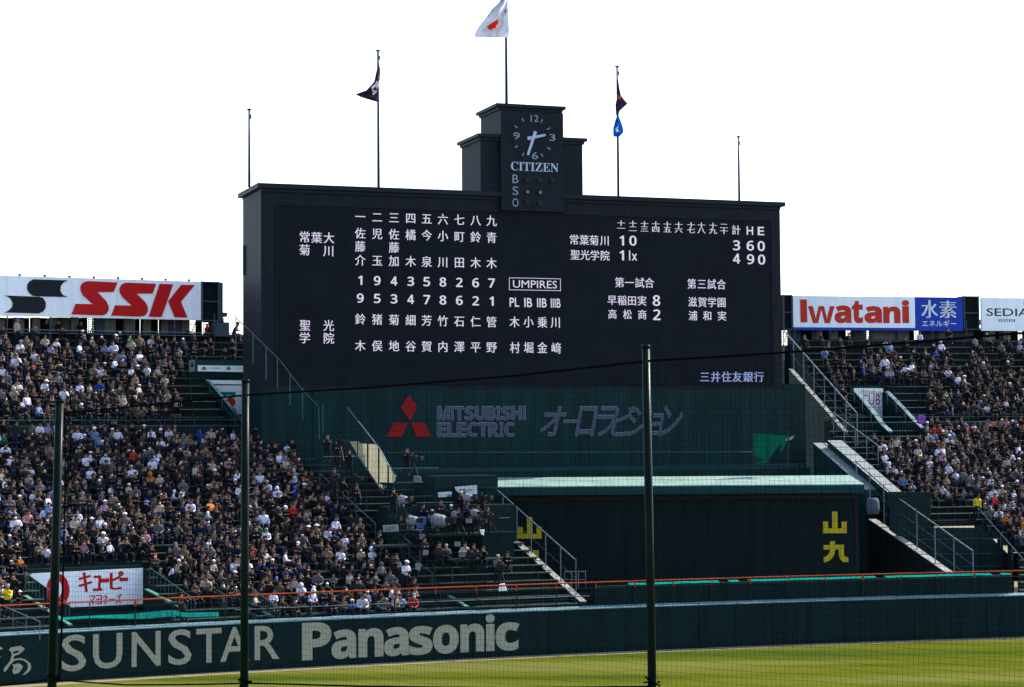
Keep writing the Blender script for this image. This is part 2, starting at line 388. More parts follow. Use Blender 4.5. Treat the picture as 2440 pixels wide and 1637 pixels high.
# ------------------------------------------------------------------ stands
def lerpt(tab, x):
    if x <= tab[0][0]: return tab[0][1]
    for (a, b), (c, d) in zip(tab, tab[1:]):
        if x <= c: return b+(d-b)*(x-a)/(c-a)
    return tab[-1][1]
LR = [(0, 1385), (5, 1305), (10, 1222), (12, 1190), (15, 1040), (18, 900), (20, 790), (22, 720), (25, 640)]       # right end of left rows
RL = [(0, 2440), (6, 2440), (8, 2390), (10, 2335), (11, 2225), (13, 2120), (14, 2075), (20, 2040), (25, 1985)]     # left end of right rows
def rows(side):
    out = []
    for k in range(NL+NU+1):
        if k < NL: d0, d1, z = D0+DD*k, D0+DD*(k+1), Z0+DZ*k; lr, rl = lerpt(LR, k), lerpt(RL, k)
        elif k == NL: d0, d1, z = D0+DD*NL, U0, Z0+DZ*NL; lr, rl = 640, 1980
        else: j = k-NL-1; d0, d1, z = U0+UD*j, U0+UD*(j+1)+(1.6 if j == NU-1 else 0), UZ0+UZ*j; lr, rl = 640-5*j, 1975-6*j
        if side == 'L': a, c = s_px(-400, d0, z), s_px(lr, d0, z)
        else: a, c = s_px(rl, d0, z), s_px(3250, d0, z)
        out.append((k, d0, d1, z, a, c))
    return out
RO = {}
HOLES = []
def hole(side, pa, pb, ptop, floor):
    sa, da = deck(*pa); sb_, db = deck(*pb); st_, dt = deck(*ptop); HOLES.append((side, sa, sb_, min(da, db), dt, floor)); return sa, sb_, min(da, db), dt
H_L = hole('L', (492, 905), (590, 905), (540, 905), 0); H_L = (H_L[0], H_L[1], deck(575, 1010)[1], H_L[3]); HOLES[-1] = ('L', *H_L, 0)
H_R = hole('R', (2034, 932), (2110, 934), (2070, 928), 0); H_R = (H_R[0], H_R[1], deck(2118, 1028)[1], H_R[3]); HOLES[-1] = ('R', *H_R, 0)
H_K = (deck(70, 1368)[0], deck(345, 1356)[0], -1, deck(200, 1362)[1]); HOLES.append(('L', *H_K, 0))
def spans(side, d0, d1, a, c):
    out = [(a, c)]
    for sd, ha, hb, dl, dh, fl in HOLES:
        if sd != side or d0 < dl-.3 or d1 > dh+.9: continue
        nw = []
        for p, q in out:
            if hb <= p or ha >= q: nw.append((p, q))
            else:
                if ha > p+.05: nw.append((p, ha))
                if hb < q-.05: nw.append((hb, q))
        out = nw
    return out
for side, nm, lab in (('L', 'left_stand', 'left outfield stand packed with spectators beside the scoreboard'), ('R', 'right_stand', 'right outfield stand with many spectators beyond the scoreboard')):
    R = RO[side] = rows(side); st = empty('spectator_stand', pos((R[5][4]+R[5][5])/2, 6, 0), lab, 'stand'); pz = 0
    st_o = st
    for k, d0, d1, z, a, c in R:
        ns = 16; SP = spans(side, d0, d1, a, c)
        for a_, c_ in SP:
            mb = MB()
            for i in range(ns):
                sa, sc = a_+(c_-a_)*i/ns, a_+(c_-a_)*(i+1)/ns
                mb.face([pos(sa, d0, z), pos(sc, d0, z), pos(sc, d1, z), pos(sa, d1, z)])
                mb.face([pos(sa, d0, pz), pos(sc, d0, pz), pos(sc, d0, z), pos(sa, d0, z)])
            for e_ in (a_, c_): mb.face([pos(e_, d0, 0 if k else 0), pos(e_, d1, 0), pos(e_, d1, z), pos(e_, d0, z)])
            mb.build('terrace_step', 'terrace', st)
        pz = z
        if k != NL and not (k == NL+NU):
            dm = d0+.42; w = .30
            for a_, c_ in SP:
              mb = MB()
              for i in range(ns):
                sa, sc = a_+(c_-a_)*i/ns, a_+(c_-a_)*(i+1)/ns
                mb.hexa([pos(sa, dm, z+.38), pos(sc, dm, z+.38), pos(sc, dm+w, z+.38), pos(sa, dm+w, z+.38)], [pos(sa, dm, z+.42), pos(sc, dm, z+.42), pos(sc, dm+w, z+.45), pos(sa, dm+w, z+.45)])
              t = a_+.5
              while t < c_: mb.cube(pos(t, dm+.15, z+.19), (.06, .2, .38)); t += 2.2
              mb.build('bench', 'bench', st)
    # rail along the walkway between the decks
    zz = UZ0; a, c = R[NL][4], R[NL][5]
    mb = MB(); mb.tube([pos(a+(c-a)*i/20, U0-.05, zz+.25) for i in range(21)], .03, 5); mb.build('walkway_rail', 'rail_green', st)
    mb = MB(); mb.tube([pos(a+(c-a)*i/20, U0-1.2, zz-.15) for i in range(21)], .03, 5); mb.build('walkway_rail', 'rail_green', st)
    mb = MB(); t = a
    while t < c: mb.tube([pos(t, U0-1.2, zz-1.2), pos(t, U0-1.2, zz-.17)], .012, 4, cap=False); t += .22
    o = mb.build('baluster', 'rail_green', st); o['kind'] = 'stuff'

def slope_wall(name, side_px, h, w, mats=('green', 'cap'), label=None, cat='wall', base=0.0, capt=.06, group=None):
    """parapet climbing with the stand between two pixels on its slope"""
    (x0, y0), (x1, y1) = side_px; sA, dA = deck(x0, y0, h); sB, dB = deck(x1, y1, h)
    s_ = (sA+sB)/2; root = empty(name, pos(s_, dA, 0), label, cat, group); mb = MB(); nq = 10
    for i in range(nq):
        a, c = dA+(dB-dA)*i/nq, dA+(dB-dA)*(i+1)/nq; za, zc = zlin(a)+h, zlin(c)+h; s0, s1 = sA+(sB-sA)*i/nq, sA+(sB-sA)*(i+1)/nq
        mb.hexa([pos(s0, a, base), pos(s0+w, a, base), pos(s1+w, c, base), pos(s1, c, base)], [pos(s0, a, za), pos(s0+w, a, za), pos(s1+w, c, zc), pos(s1, c, zc)])
    mb.build('parapet', mats[0], root); nc = max(3, int(abs(dB-dA)/1.1))
    for i in range(nc):
        a, c = dA+(dB-dA)*i/nc+.05, dA+(dB-dA)*(i+1)/nc-.05; za, zc = zlin(a)+h+.003, zlin(c)+h+.003; s0, s1 = sA+(sB-sA)*i/nc-.03, sA+(sB-sA)*(i+1)/nc-.03; W_ = w+.06; mb = MB()
        mb.hexa([pos(s0, a, za), pos(s0+W_, a, za), pos(s1+W_, c, zc), pos(s1, c, zc)], [pos(s0, a, za+capt), pos(s0+W_, a, za+capt), pos(s1+W_, c, zc+capt), pos(s1, c, zc+capt)])
        mb.build('coping', mats[1], root)
    return root, (sA, dA, sB, dB)
def slope_rail(px, h, npost, mat='steel', label=None, r=.035, bars=1, low=.0, group=None, posth=None):
    """rail following pixels at height h above the slope, with posts"""
    pts = [DP(x, y, h) for x, y in px]; root = empty('handrail', pts[0]-Vector((0, 0, h)), label, 'railing', group)
    mb = MB(); mb.tube(pts, r, 6); mb.build('top_rail', mat, root)
    L = [0]
    for i in range(1, len(pts)): L.append(L[-1]+(pts[i]-pts[i-1]).length)
    for k in range(npost):
        t = L[-1]*k/max(1, npost-1); i = 0
        while i < len(L)-2 and L[i+1] < t: i += 1
        p = pts[i].lerp(pts[i+1], (t-L[i])/max(1e-6, L[i+1]-L[i])); mb = MB(); mb.tube([p+Vector((0, 0, .08)), p-Vector((0, 0, (posth or h)-low))], r*.85, 5); mb.build('post', mat, root)
    if bars:
        for b_ in range(bars):
            dz = (b_+1)*(posth or h)/(bars+1); mb = MB(); mb.tube([p-Vector((0, 0, dz)) for p in pts], r*.35, 4); mb.build('mid_rail', mat, root)
    return root

# --- batter's eye with its roof
FE = Frame(1600, 128.0, None)
be = empty('batters_eye', FE.P(1630, 1300)-Vector((0, 0, FE.P(1630, 1300).z)), 'wide black backdrop building with pale lit roof and yellow characters at centre field', 'building')
xl, xr = FE.uv(1216, 1200)[0], FE.uv(2046, 1200)[0]; zt = FE.uv(1630, 1177)[1]
mb = MB(); mb.box(FE, xl, xr, 0, zt-.02, 0, -5); mb.build('wall', 'eye', be)
np_ = 6
for i in range(np_):
    a, c = xl+.3+(xr-xl-.6)*i/np_, xl+.3+(xr-xl-.6)*(i+1)/np_; mb = MB(); mb.box(FE, a+.01, c-.01, 3.2, zt-.42, .003, .035); mb.build('screen_panel', 'eye', be)
mb = MB(); mb.box(FE, xl-.05, xr+.05, zt-.36, zt-.03, .002, .08); mb.build('lattice_beam', 'brown', be)
mb = MB(); mb.box(FE, xr-.28, xr-.05, 3.2, zt-.37, .04, .10); mb.build('lattice_post', 'brown', be)
xa, xb = FE.uv(1120, 1160)[0], FE.uv(2056, 1160)[0]; zf0, zf1 = FE.uv(1630, 1177)[1], FE.uv(1630, 1156.5)[1]
mb = MB(); mb.box(FE, xa, xb, zf0, zf1, .55, .40); mb.build('fascia', 'fascia', be)
for i in range(14):
    a = xa+(xb-xa)*(i+.5)/14; mb = MB(); mb.box(FE, a, a+.03, zf0+.02, zf1-.06, .551, .57); mb.build('fascia_seam', 'green_dk', be)
zr = at_y(1630, 1135, 128.0+5.2).z
nr = 22
for i in range(nr):
    a, c = xa+(xb-xa)*i/nr+.008, xa+(xb-xa)*(i+1)/nr-.008; mb = MB(); p = FE.pt
    mb.hexa([p(a, zf1-.05, .58), p(c, zf1-.05, .58), p(c, zr-.05, -5.2), p(a, zr-.05, -5.2)], [p(a, zf1+.02, .58), p(c, zf1+.02, .58), p(c, zr, -5.2), p(a, zr, -5.2)]); mb.build('roof_sheet', 'roofgreen', be)
def z3(x, y): return 1540+x/3.734, 1000+y/3.7333
def yel(pts, f=lambda x, y: z3(x, y)):
    mb = MB(); poly(mb, FE, [f(*p) for p in pts], .05, .03); mb.build('lettering', 'yellow', be)
YAMA = [(1652, 818), (1700, 818), (1702, 966), (1738, 966), (1736, 905), (1783, 905), (1783, 1010), (1573, 1010), (1572, 905), (1616, 905), (1618, 966), (1654, 966)]
KYU = [(1634, 1080), (1680, 1080), (1680, 1112), (1758, 1112), (1758, 1200), (1768, 1218), (1796, 1224), (1796, 1268), (1752, 1266), (1728, 1245), (1714, 1210), (1712, 1155), (1682, 1155), (1672, 1200), (1650, 1235), (1615, 1262), (1580, 1272), (1578, 1225), (1606, 1212), (1628, 1185), (1636, 1155), (1576, 1155), (1576, 1115), (1634, 1115)]
yel(YAMA); yel(KYU)
dxl = lambda x, y: (z3(x, y)[0]-727, z3(x, y)[1]+13)
yel(YAMA, dxl); yel(KYU, dxl)

# --- scoreboard
FB = Frame(1240, 138, 2.7875)
def zz(*pp): return sum(FB.uv(x, y)[1] for x, y in pp)/len(pp)
def ss_(px, y=700): return FB.uv(px, y)[0]
sb = empty('scoreboard', FB.pt(0, 0), 'huge dark navy scoreboard building with stepped clock tower and lit player names', 'scoreboard')
sL, sR = ss_(622), ss_(1861); zT = zz((612.4, 434.2), (1869.7, 485.3)); zCb = zz((622, 453), (1862, 503)); zG = zz((745, 926), (1870, 928))
mb = MB(); mb.box(FB, sL, sR, zG, zCb, 0, -5.6); mb.build('main_body', 'navy', sb)
mb = MB(); mb.box(FB, sL, sR, zCb, zCb+.22, .12, -5.75); mb.box(FB, sL-.28, sR+.28, zCb+.22, zT, .34, -5.95); mb.build('cornice', 'navy_side', sb)
s0, s1 = ss_(661), ss_(1838); zs = zz((661, 488), (1838, 528)); W6 = (s1-s0)
for i in range(8):
    for j in range(3):
        a, c = s0+W6*i/8, s0+W6*(i+1)/8; e0, e1 = zG+.25+(zs-zG-.25)*j/3, zG+.25+(zs-zG-.25)*(j+1)/3; mb = MB()
        mb.box(FB, a+.004, c-.004, e0+.004, e1-.004, .002, .05); mb.build('screen_panel', 'screen', sb)
mb = MB(); mb.box(FB, s0-.1, s1+.1, zs+.003, zs+.10, .002, .09); mb.box(FB, s0-.1, s0-.003, zG+.25, zs, .002, .09); mb.box(FB, s1+.003, s1+.1, zG+.25, zs, .002, .09); mb.build('screen_frame', 'navy', sb)
mb = MB(); mb.box(FB, sL+.02, ss_(1882), 0, zG-.002, -.01, -5.5); mb.build('lower_wall', 'green_wall', sb)
sg0, sg1 = ss_(745), ss_(1880)
for i in range(9):
    mb = MB(); a, c = sg0+(sg1-sg0)*i/9, sg0+(sg1-sg0)*(i+1)/9; mb.box(FB, a+.006, c-.006, 8, zG-.01, .0, .04); mb.build('cladding_panel', 'green_wall', sb)
mb = MB(); mb.box(FB, ss_(1868), ss_(1920), 6, zG+.4, -.3, -4); mb.build('side_wing', 'green_dk', sb)
# tower
def tier(xl_, xr_, ytl, ytr, xbl, depth, ztopadd, z0, ox=0.0):
    a, c = ss_(xl_), ss_(xr_); zt_ = zz((xl_, ytl), (xr_, ytr)); mb = MB(); mb.box(FB, a, c, z0, zt_-.42, ox, ox-depth); mb.build('tower_tier', 'navy', sb)
    mb = MB(); mb.box(FB, a-.10, c+.10, zt_-.42, zt_-.22, ox+.10, ox-depth-.1); mb.box(FB, a-.27, c+.27, zt_-.22, zt_, ox+.27, ox-depth-.27); mb.build('tower_cornice', 'navy_side', sb); return a, c, zt_
tier(1147, 1391, 318.4, 331, 1097, 4.1, .2, zT+.003)
ua, uc, uz = tier(1192, 1340, 246.5, 255.5, 1145, 3.9, .2, zz((1150, 318), (1390, 331))+.004)
mb = MB(); mb.box(FB, ss_(1192), ss_(1341), zs+.12, uz-.5, .0, .36); mb.build('clock_column', 'navy', sb)
OC = .38
def z4(x, y): return 1040+x/5.6, 230+y/5.6
def w4(txt, x0, x1, y0, y1, mat, name='lettering', dy=0.0, parent=None):
    a = z4(x0, y0); c = z4(x1, y1); mb = MB(); word(mb, FB, txt, a[0], a[1]-dy, c[1]-dy, c[0], a[1]+dy, c[1]+dy, OC+.02); return mb.build(name, mat, parent or sb)
ck = MB(); cxy = z4(1288, 552); c0 = FB.uv(*cxy, OC); ring = [FB.pt(c0[0]+1.52*cos(2*pi*k/48), c0[1]+1.62*sin(2*pi*k/48), OC) for k in range(48)]
ck.prism(ring, FB.n*.012); clock = ck.build('clock_face', 'navy', sb)
w4('12', 1230, 1335, 258, 348, 'clock_grey', 'numeral', parent=clock); w4('3', 1478, 1558, 512, 603, 'clock_grey', 'numeral', parent=clock)
w4('6', 1247, 1328, 752, 845, 'clock_grey', 'numeral', parent=clock); w4('9', 1002, 1085, 490, 583, 'clock_grey', 'numeral', parent=clock)
for x0, y0, x1, y1 in ((1141, 292, 1165, 332), (1415, 305, 1395, 346), (1042, 392, 1082, 417), (1516, 418, 1478, 439), (1045, 682, 1083, 659), (1481, 680, 1520, 704), (1147, 793, 1168, 752), (1398, 763, 1419, 804)):
    A, B = Vector((x0, y0)), Vector((x1, y1)); nn_ = Vector((-(B-A).y, (B-A).x)).normalized()*6; mb = MB()
    poly(mb, FB, [z4(*(A+nn_)), z4(*(B+nn_)), z4(*(B-nn_)), z4(*(A-nn_))], OC+.016, .012); mb.build('hour_mark', 'clock_grey', clock)
mb = MB(); poly(mb, FB, [z4(*p) for p in ((1210, 538), (1218, 583), (1456, 527), (1454, 499))], OC+.05, .03); mb.build('hour_hand', 'clock_white', clock)
mb = MB(); poly(mb, FB, [z4(*p) for p in ((1301, 458), (1340, 474), (1232, 786), (1204, 776))], OC+.09, .03); mb.build('minute_hand', 'clock_white', clock)
w4(serif('CITIZEN'), 967, 1600, 890, 1008, 'clock_white', dy=2.2)
for t, y in (('B', 1052), ('S', 1209), ('O', 1367)): w4(t, 988, 1067, y, y+113, 'clock_grey')
for x, y, m in ((1212, 1112, 0), (1380, 1120, 0), (1545, 1128, 0), (1212, 1275, 1), (1380, 1280, 1), (1212, 1420, 0), (1378, 1425, 0)):
    a = FB.uv(*z4(x, y), OC); mb = MB(); mb.prism([FB.pt(a[0]+.19*cos(k*pi/8), a[1]+.19*sin(k*pi/8), OC) for k in range(16)], FB.n*.08)
    hood = mb.build('count_lamp', 'lamp_off', sb)
    mb = MB(); mb.prism([FB.pt(a[0]+.10*cos(k*pi/6), a[1]+.10*sin(k*pi/6), OC+.082) for k in range(12)], FB.n*.02); mb.build('lamp_lens', 'lamp_amber' if m else 'lamp_off', hood)
# lettering of the screen
OS = .062
def z2(x, y): return 640+x/3.246, 480+y/3.246
def zr3(x, y): return 1280+x/3.266, 480+y/3.266
def line(items, zf, sc, kw, kh, dw, dh, mat='led', thick=.011):
    for ch, x, y in items:
        px, py = zf(x, y); mb = MB()
        if ch in BD: digit(mb, FB, ch, px, py, (dw*.62 if ch == '1' else dw)/sc, dh/sc, OS)
        elif ch in 'HE': word(mb, FB, ch, px-dw*.5/sc, py-dh*.48/sc, py+dh*.48/sc, px+dw*.5/sc, py-dh*.48/sc, py+dh*.48/sc, OS, 0, .012)
        else: kanji(mb, FB, ch, px, py, kw/sc, kh/sc, OS, thick)
        mb.build('lettering', mat, sb)
XC = [707, 838, 968, 1097, 1221, 1346, 1473, 1599, 1722]
def rowl(chars, y0, y1): line([(c, XC[i], y0+(y1-y0)*i/8) for i, c in enumerate(chars) if c != ' '], z2, 3.246, 84, 90, 52, 72)
rowl('一二三四五六七八九', 118, 150); rowl('佐児佐橘今小町鈴青', 246, 280); rowl('藤 藤      ', 348, 380); rowl('介玉加木泉川田木木', 455, 478)
rowl('194358267', 610, 632); rowl('953478621', 748, 772); rowl('鈴猪菊細芳竹石仁管', 910, 932); rowl('木俣地谷賀内澤平野', 1115, 1128)
line([('常', 277, 275), ('葉', 370, 280), ('大', 465, 282)], z2, 3.246, 88, 92, 0, 0); line([('菊', 277, 375), ('川', 463, 382)], z2, 3.246, 88, 92, 0, 0)
line([('聖', 280, 958), ('光', 463, 960)], z2, 3.246, 88, 92, 0, 0); line([('学', 278, 1055), ('院', 463, 1058)], z2, 3.246, 88, 92, 0, 0)
line([('木', 1900, 932), ('小', 2008, 932), ('乗', 2115, 935), ('川', 2218, 935)], z2, 3.246, 80, 92, 0, 0)
line([('村', 1903, 1130), ('堀', 2010, 1130), ('金', 2115, 1132), ('﨑', 2222, 1135)], z2, 3.246, 80, 92, 0, 0)
mb = MB(); a, c = z2(1888, 612), z2(2228, 674); word(mb, FB, 'UMPIRES', a[0], a[1]-1, c[1]-2, c[0], a[1]+1, c[1], OS, 0, 0)
for (x0, y0, x1, y1) in ((1858, 592, 2256, 598), (1858, 684, 2256, 690)):
    p, q = z2(x0, y0), z2(x1, y1); a0, b0_ = FB.uv(*p); a1, b1_ = FB.uv(*q); bz = (b0_+b1_)/2; mb.box(FB, a0, a1, bz-.018, bz+.018, OS-.01, OS+.006)
za = FB.uv(*z2(1858, 595))[1]; zb_ = FB.uv(*z2(1858, 687))[1]
for x in (1858, 2253): a0 = FB.uv(*z2(x, 640))[0]; mb.box(FB, a0, a0+.035, zb_, za, OS-.01, OS+.006)
mb.build('lettering', 'led', sb)
mb = MB()
for t, x0, x1 in (('PL', 1862, 1935), ('IB', 1975, 2036), ('IIB', 2074, 2148), ('IIIB', 2180, 2255)):
    a, c = z2(x0, 745), z2(x1, 815); d_ = (x0-1862)/3.246*.022; word(mb, FB, t, a[0], a[1]+d_, c[1]+d_, c[0], a[1]+d_, c[1]+d_, OS, 0, .01)
mb.build('lettering', 'led', sb)
XH = [650, 742, 832, 920, 1010, 1098, 1195, 1275, 1365, 1450]
line([('十' if i < 9 else '二', x, 170+i*2.3) for i, x in enumerate(XH)], zr3, 3.266, 66, 46, 0, 0, thick=.012)
line([('一二三四五六七八九十'[i], x, 210+i*2.4) for i, x in enumerate(XH)], zr3, 3.266, 66, 50, 0, 0, thick=.012)
line([('計', 1545, 222), ('H', 1652, 228), ('E', 1738, 231)], zr3, 3.266, 72, 80, 50, 68)
line([('常', 285, 298), ('葉', 363, 301), ('菊', 440, 303), ('川', 523, 304), ('1', 655, 305), ('0', 742, 306), ('3', 1548, 342), ('6', 1655, 345), ('0', 1740, 348)], zr3, 3.266, 76, 84, 56, 78)
line([('聖', 293, 415), ('光', 370, 417), ('学', 446, 420), ('院', 525, 422), ('1', 655, 420), ('4', 1548, 445), ('9', 1657, 450), ('0', 1743, 453)], zr3, 3.266, 76, 84, 56, 78)
mb = MB(); a, c = zr3(712, 382), zr3(775, 460); word(mb, FB, '1x', a[0], a[1], c[1], c[0], a[1], c[1], OS, 0, .012); mb.build('lettering', 'led', sb)
line([('第', 638, 630), ('一', 715, 632), ('試', 795, 633), ('合', 870, 634)], zr3, 3.266, 76, 84, 0, 0); line([('第', 1200, 641), ('三', 1278, 643), ('試', 1355, 644), ('合', 1430, 646)], zr3, 3.266, 72, 84, 0, 0)
line([('早', 580, 768), ('稲', 658, 770), ('田', 735, 772), ('実', 813, 773), ('8', 925, 772)], zr3, 3.266, 74, 82, 58, 84); line([('高', 583, 877), ('松', 700, 879), ('商', 815, 881), ('2', 928, 882)], zr3, 3.266, 72, 80, 58, 84)
line([('滋', 1207, 782), ('賀', 1283, 784), ('学', 1357, 785), ('園', 1432, 786)], zr3, 3.266, 72, 82, 0, 0); line([('浦', 1210, 889), ('和', 1322, 890), ('実', 1435, 891)], zr3, 3.266, 72, 80, 0, 0)
line([(c, 1302+84*i, 1365) for i, c in enumerate('三井住友銀行')], zr3, 3.266, 80, 86, 0, 0, 'led_blue', .015)
# emblem and maker's lettering on the green wall
def z5(x, y): return 860+x/2.205, 860+y/2.205
OG = .06
mb = MB()
for pts in (((252, 178), (296, 243), (256, 316), (209, 243)), ((246, 325), (170, 325), (133, 400), (215, 400)), ((262, 325), (334, 325), (372, 400), (290, 400))): poly(mb, FB, [z5(*p) for p in pts], OG, .04)
mb.build('emblem', 'red_dk', sb)
def maker(ch, bx, sh, k):
    x0, y0, x1, y1 = bx; holder = None
    for lay in (0, 1):
        mb = MB(); e = 1.3
        offs = [(cos(q*pi/4)*e, sin(q*pi/4)*e) for q in range(8)] if lay == 0 else [(dx, 0) for dx in ((-.5, .5) if k else (-1.6, -.8, 0, .8, 1.6))]
        for i, (dx, dy) in enumerate(offs): word(mb, FB, ch, x0+1.5+dx*1.25, y0+1.5+dy, y1-1.5+dy, x1-1.5+dx*1.25, y0+1.5+dy, y1-1.5+dy, OG-.01+.001*i+.03*lay, sh)
        holder = mb.build('lettering', 'let_edge' if lay == 0 else 'let_fill', holder or sb)
for t, x0, y0, x1, y1 in (('MITSUBISHI', 397, 237, 868, 312), ('ELECTRIC', 397, 322, 808, 400)):
    wd = {'I': .42, 'M': 1.25, 'L': .85, 'T': .9, 'E': .92}; ws = [wd.get(c, 1.0) for c in t]; tot = sum(ws); x = x0
    for c, w_ in zip(t, ws):
        g_ = (x1-x0)*w_/tot; maker(bold(c), (*z5(x+1, y0), *z5(x+g_-1, y1)), 0, 1); x += g_
XK = [(938, 1080), (1060, 1135), (1120, 1245), (1235, 1345), (1310, 1440), (1395, 1530), (1515, 1590), (1560, 1688)]
for ch, (x0, x1) in zip('オーロラビジョン', XK):
    y0, y1 = (308, 326) if ch == 'ー' else (275, 396) if ch == 'ョ' else (237, 396)
    maker(ch, (*z5(x0, y0), *z5(x1, y1)), .3, 0)
# small fittings
mb = MB(); q = FB.uv(1094, 428); 
for k in range(2): mb.tube([FB.pt(q[0]-.3-.25*k, zT, -3), FB.pt(q[0]-.3-.25*k, zT+.75, -3)], .02, 4)
mb.tube([FB.pt(q[0]-.55, zT+.75, -3), FB.pt(q[0]-.3, zT+.75, -3)], .02, 4); mb.build('roof_ladder', 'flagpole', sb)
for x in (1254, 1269):
    a = ss_(x, 245); mb = MB(); mb.tube([FB.pt(a, uz, -.5), FB.pt(a, uz+.22, -.5), FB.pt(a+.04, uz+.30, -.5), FB.pt(a+.08, uz+.24, -.5)], .012, 4); mb.build('lifting_hook', 'flagpole', sb)
a = ss_(579, 620); mb = MB(); mb.box(FB, sL-.12, sL-.02, zz((580, 640)), zz((580, 567)), -5.2, -4.9); mb.build('ladder_cage', 'flagpole', sb)
mb = MB(); mb.tube([FB.P(900, 1078, 1.2), FB.P(1795, 1077, 1.2)], .025, 5); mb.build('ledge_rail', 'rail_green', sb)
for y0, y1, o_, mt in ((1112, 1119, .9, 'green'), (1121, 1127, 1.6, 'green_wall')):
    zA, zB = zz((1300, y0)), zz((1300, y1)); mb = MB(); mb.box(FB, ss_(880), ss_(1900), zB-3, zA, o_-.4, o_); mb.build('ledge', mt, sb)

# flagpoles and flags
def flagpole(px, ytop, ybot, lab, o=-2.2, r=.065, knob=True):
    a = FB.uv((px), ybot, o); t = FB.uv(px, ytop, o); b0 = FB.pt(a[0], zT if r < .1 else uz, o); t0 = FB.pt(a[0], t[1], o)
    e_ = empty('flagpole', b0, lab, 'flagpole', 'flagpoles on the roof of the scoreboard'); mb = MB(); mb.tube([b0, t0], [r, r*.75], 8); mb.build('pole', 'flagpole', e_, True)
    if knob:
        mb = MB(); mb.tube([t0, t0+Vector((0, 0, .06)), t0+Vector((0, 0, .10))], [r*1.6, r*2.0, r*.5], 8); mb.build('truck', 'flagpole', e_, True)
        mb = MB(); mb.cube(t0+Vector((.10, 0, -.45)), (.10, .08, .3)); mb.build('pulley', 'flagpole', e_)
    return a[0], o
flagpole(594, 262, 435, 'bare flagpole at the left end of the scoreboard roof', r=.092)
flagpole(902, 122, 445, 'flagpole with a dark purple flag left of the clock tower', r=.098)
flagpole(1207, -40, 247, 'tallest flagpole standing on top of the clock tower', r=.105, knob=False)
flagpole(1473.5, 160, 470, 'flagpole with two flags right of the clock tower', r=.095)
flagpole(1761.5, 327, 482, 'bare flagpole at the right end of the scoreboard roof', r=.092)
def flagmat(name, rgb, tr=.35): return tarp(name, rgb, tr)
M['flag_white'] = flagmat('white flag cloth', (.62, .64, .72), .12); M['flag_red'] = flagmat('red flag cloth', (.75, .03, .015), .5)
M['flag_purple'] = flagmat('purple flag cloth', (.040, .020, .055), .2); M['flag_blue'] = flagmat('blue flag cloth', (.008, .09, .48), .4); M['flag_mark'] = flagmat('flag emblem white', (.7, .68, .75), .2)
M['flag_scarlet'] = flagmat('flag scarlet', (.5, .06, .03), .3)
def inside(p, poly_):
    x, y = p; c = False
    for i in range(len(poly_)):
        (x0, y0), (x1, y1) = poly_[i], poly_[i-1]
        if (y0 > y) != (y1 > y) and x < (x1-x0)*(y-y0)/(y1-y0)+x0: c = not c
    return c
def cloth(name, lab, left, right, mats, marks, fold=.34, nx=26, ny=48, wave=9.0, o=-1.95, seed=1):
    ys = [left[0][0]+(left[-1][0]-left[0][0])*j/ny for j in range(ny+1)]; V = {}; mb = MB(); rnd = random.Random(seed); ph = rnd.uniform(0, 6)
    for j, y in enumerate(ys):
        a, c = lerpt(left, y), lerpt(right, y)
        for i in range(nx+1):
            t = i/nx; x = a+(c-a)*t; w = fold*sin(t*wave+ph+j*.11)*(1-.7*abs(2*t-1))+.06*sin(j*.5+t*9); V[i, j] = (x, y, FB.P(x, y, o+w))
    for j in range(ny):
        for i in range(nx):
            q = [V[i, j], V[i+1, j], V[i+1, j+1], V[i, j+1]]; cx_ = sum(p[0] for p in q)/4; cy_ = sum(p[1] for p in q)/4; mi = 0
            for k, pl in marks:
                if inside((cx_, cy_), pl): mi = k
            mb.face([p[2] for p in q], mi)
    o_ = mb.build(name, mats, None, True); return tag(o_, lab, 'flag')
cloth('national_flag', 'white flag with a red disc blowing from the tallest pole', [(-14, 1198), (5, 1190), (22, 1172), (40, 1160), (60, 1143), (78, 1132), (87, 1130), (89, 1136)], [(-14, 1212), (0, 1210), (40, 1211), (70, 1213), (84, 1213), (89, 1211)], ['flag_white', 'flag_red'],
      [(1, [(1160, 63), (1168, 57), (1176, 52), (1188, 43), (1187, 55), (1181, 66), (1171, 72), (1164, 70)]), (1, [(1158, 42), (1165, 34), (1166, 37), (1160, 43)])], seed=3)
cloth('purple_flag', 'dark purple flag with white marks hanging left of the clock tower', [(140, 900), (165, 898), (195, 891), (215, 873), (223, 850), (226, 848), (233, 864), (240, 888), (243, 898)], [(140, 901), (165, 906), (190, 905), (215, 902), (243, 900)], ['flag_purple', 'flag_mark'],
      [(1, [(892, 176), (895, 176), (894, 192), (891, 192)]), (1, [(885, 208), (893, 200), (896, 204), (888, 214)]), (1, [(896, 194), (904, 192), (903, 204), (898, 212), (893, 206)]), (1, [(886, 213), (898, 216), (896, 222), (888, 226)])], seed=4)
cloth('tournament_flag', 'small purple and scarlet flag right of the clock tower', [(188, 1472), (210, 1470), (232, 1470), (250, 1466), (275, 1468), (280, 1471)], [(188, 1473), (210, 1476), (228, 1480), (247, 1496), (255, 1487), (265, 1476), (280, 1473)], ['flag_purple', 'flag_scarlet'], [(1, [(1471, 225), (1480, 232), (1478, 238), (1470, 236)])], .12, seed=5)
cloth('blue_flag', 'small blue flag with a white mark below the purple one', [(272, 1471), (290, 1465), (305, 1461), (322, 1461), (326, 1463)], [(272, 1473), (290, 1480), (302, 1484), (315, 1486), (324, 1478), (326, 1474)], ['flag_blue', 'flag_mark'], [(1, [(1466, 305), (1474, 300), (1472, 308), (1476, 314), (1468, 314)])], .12, seed=6)

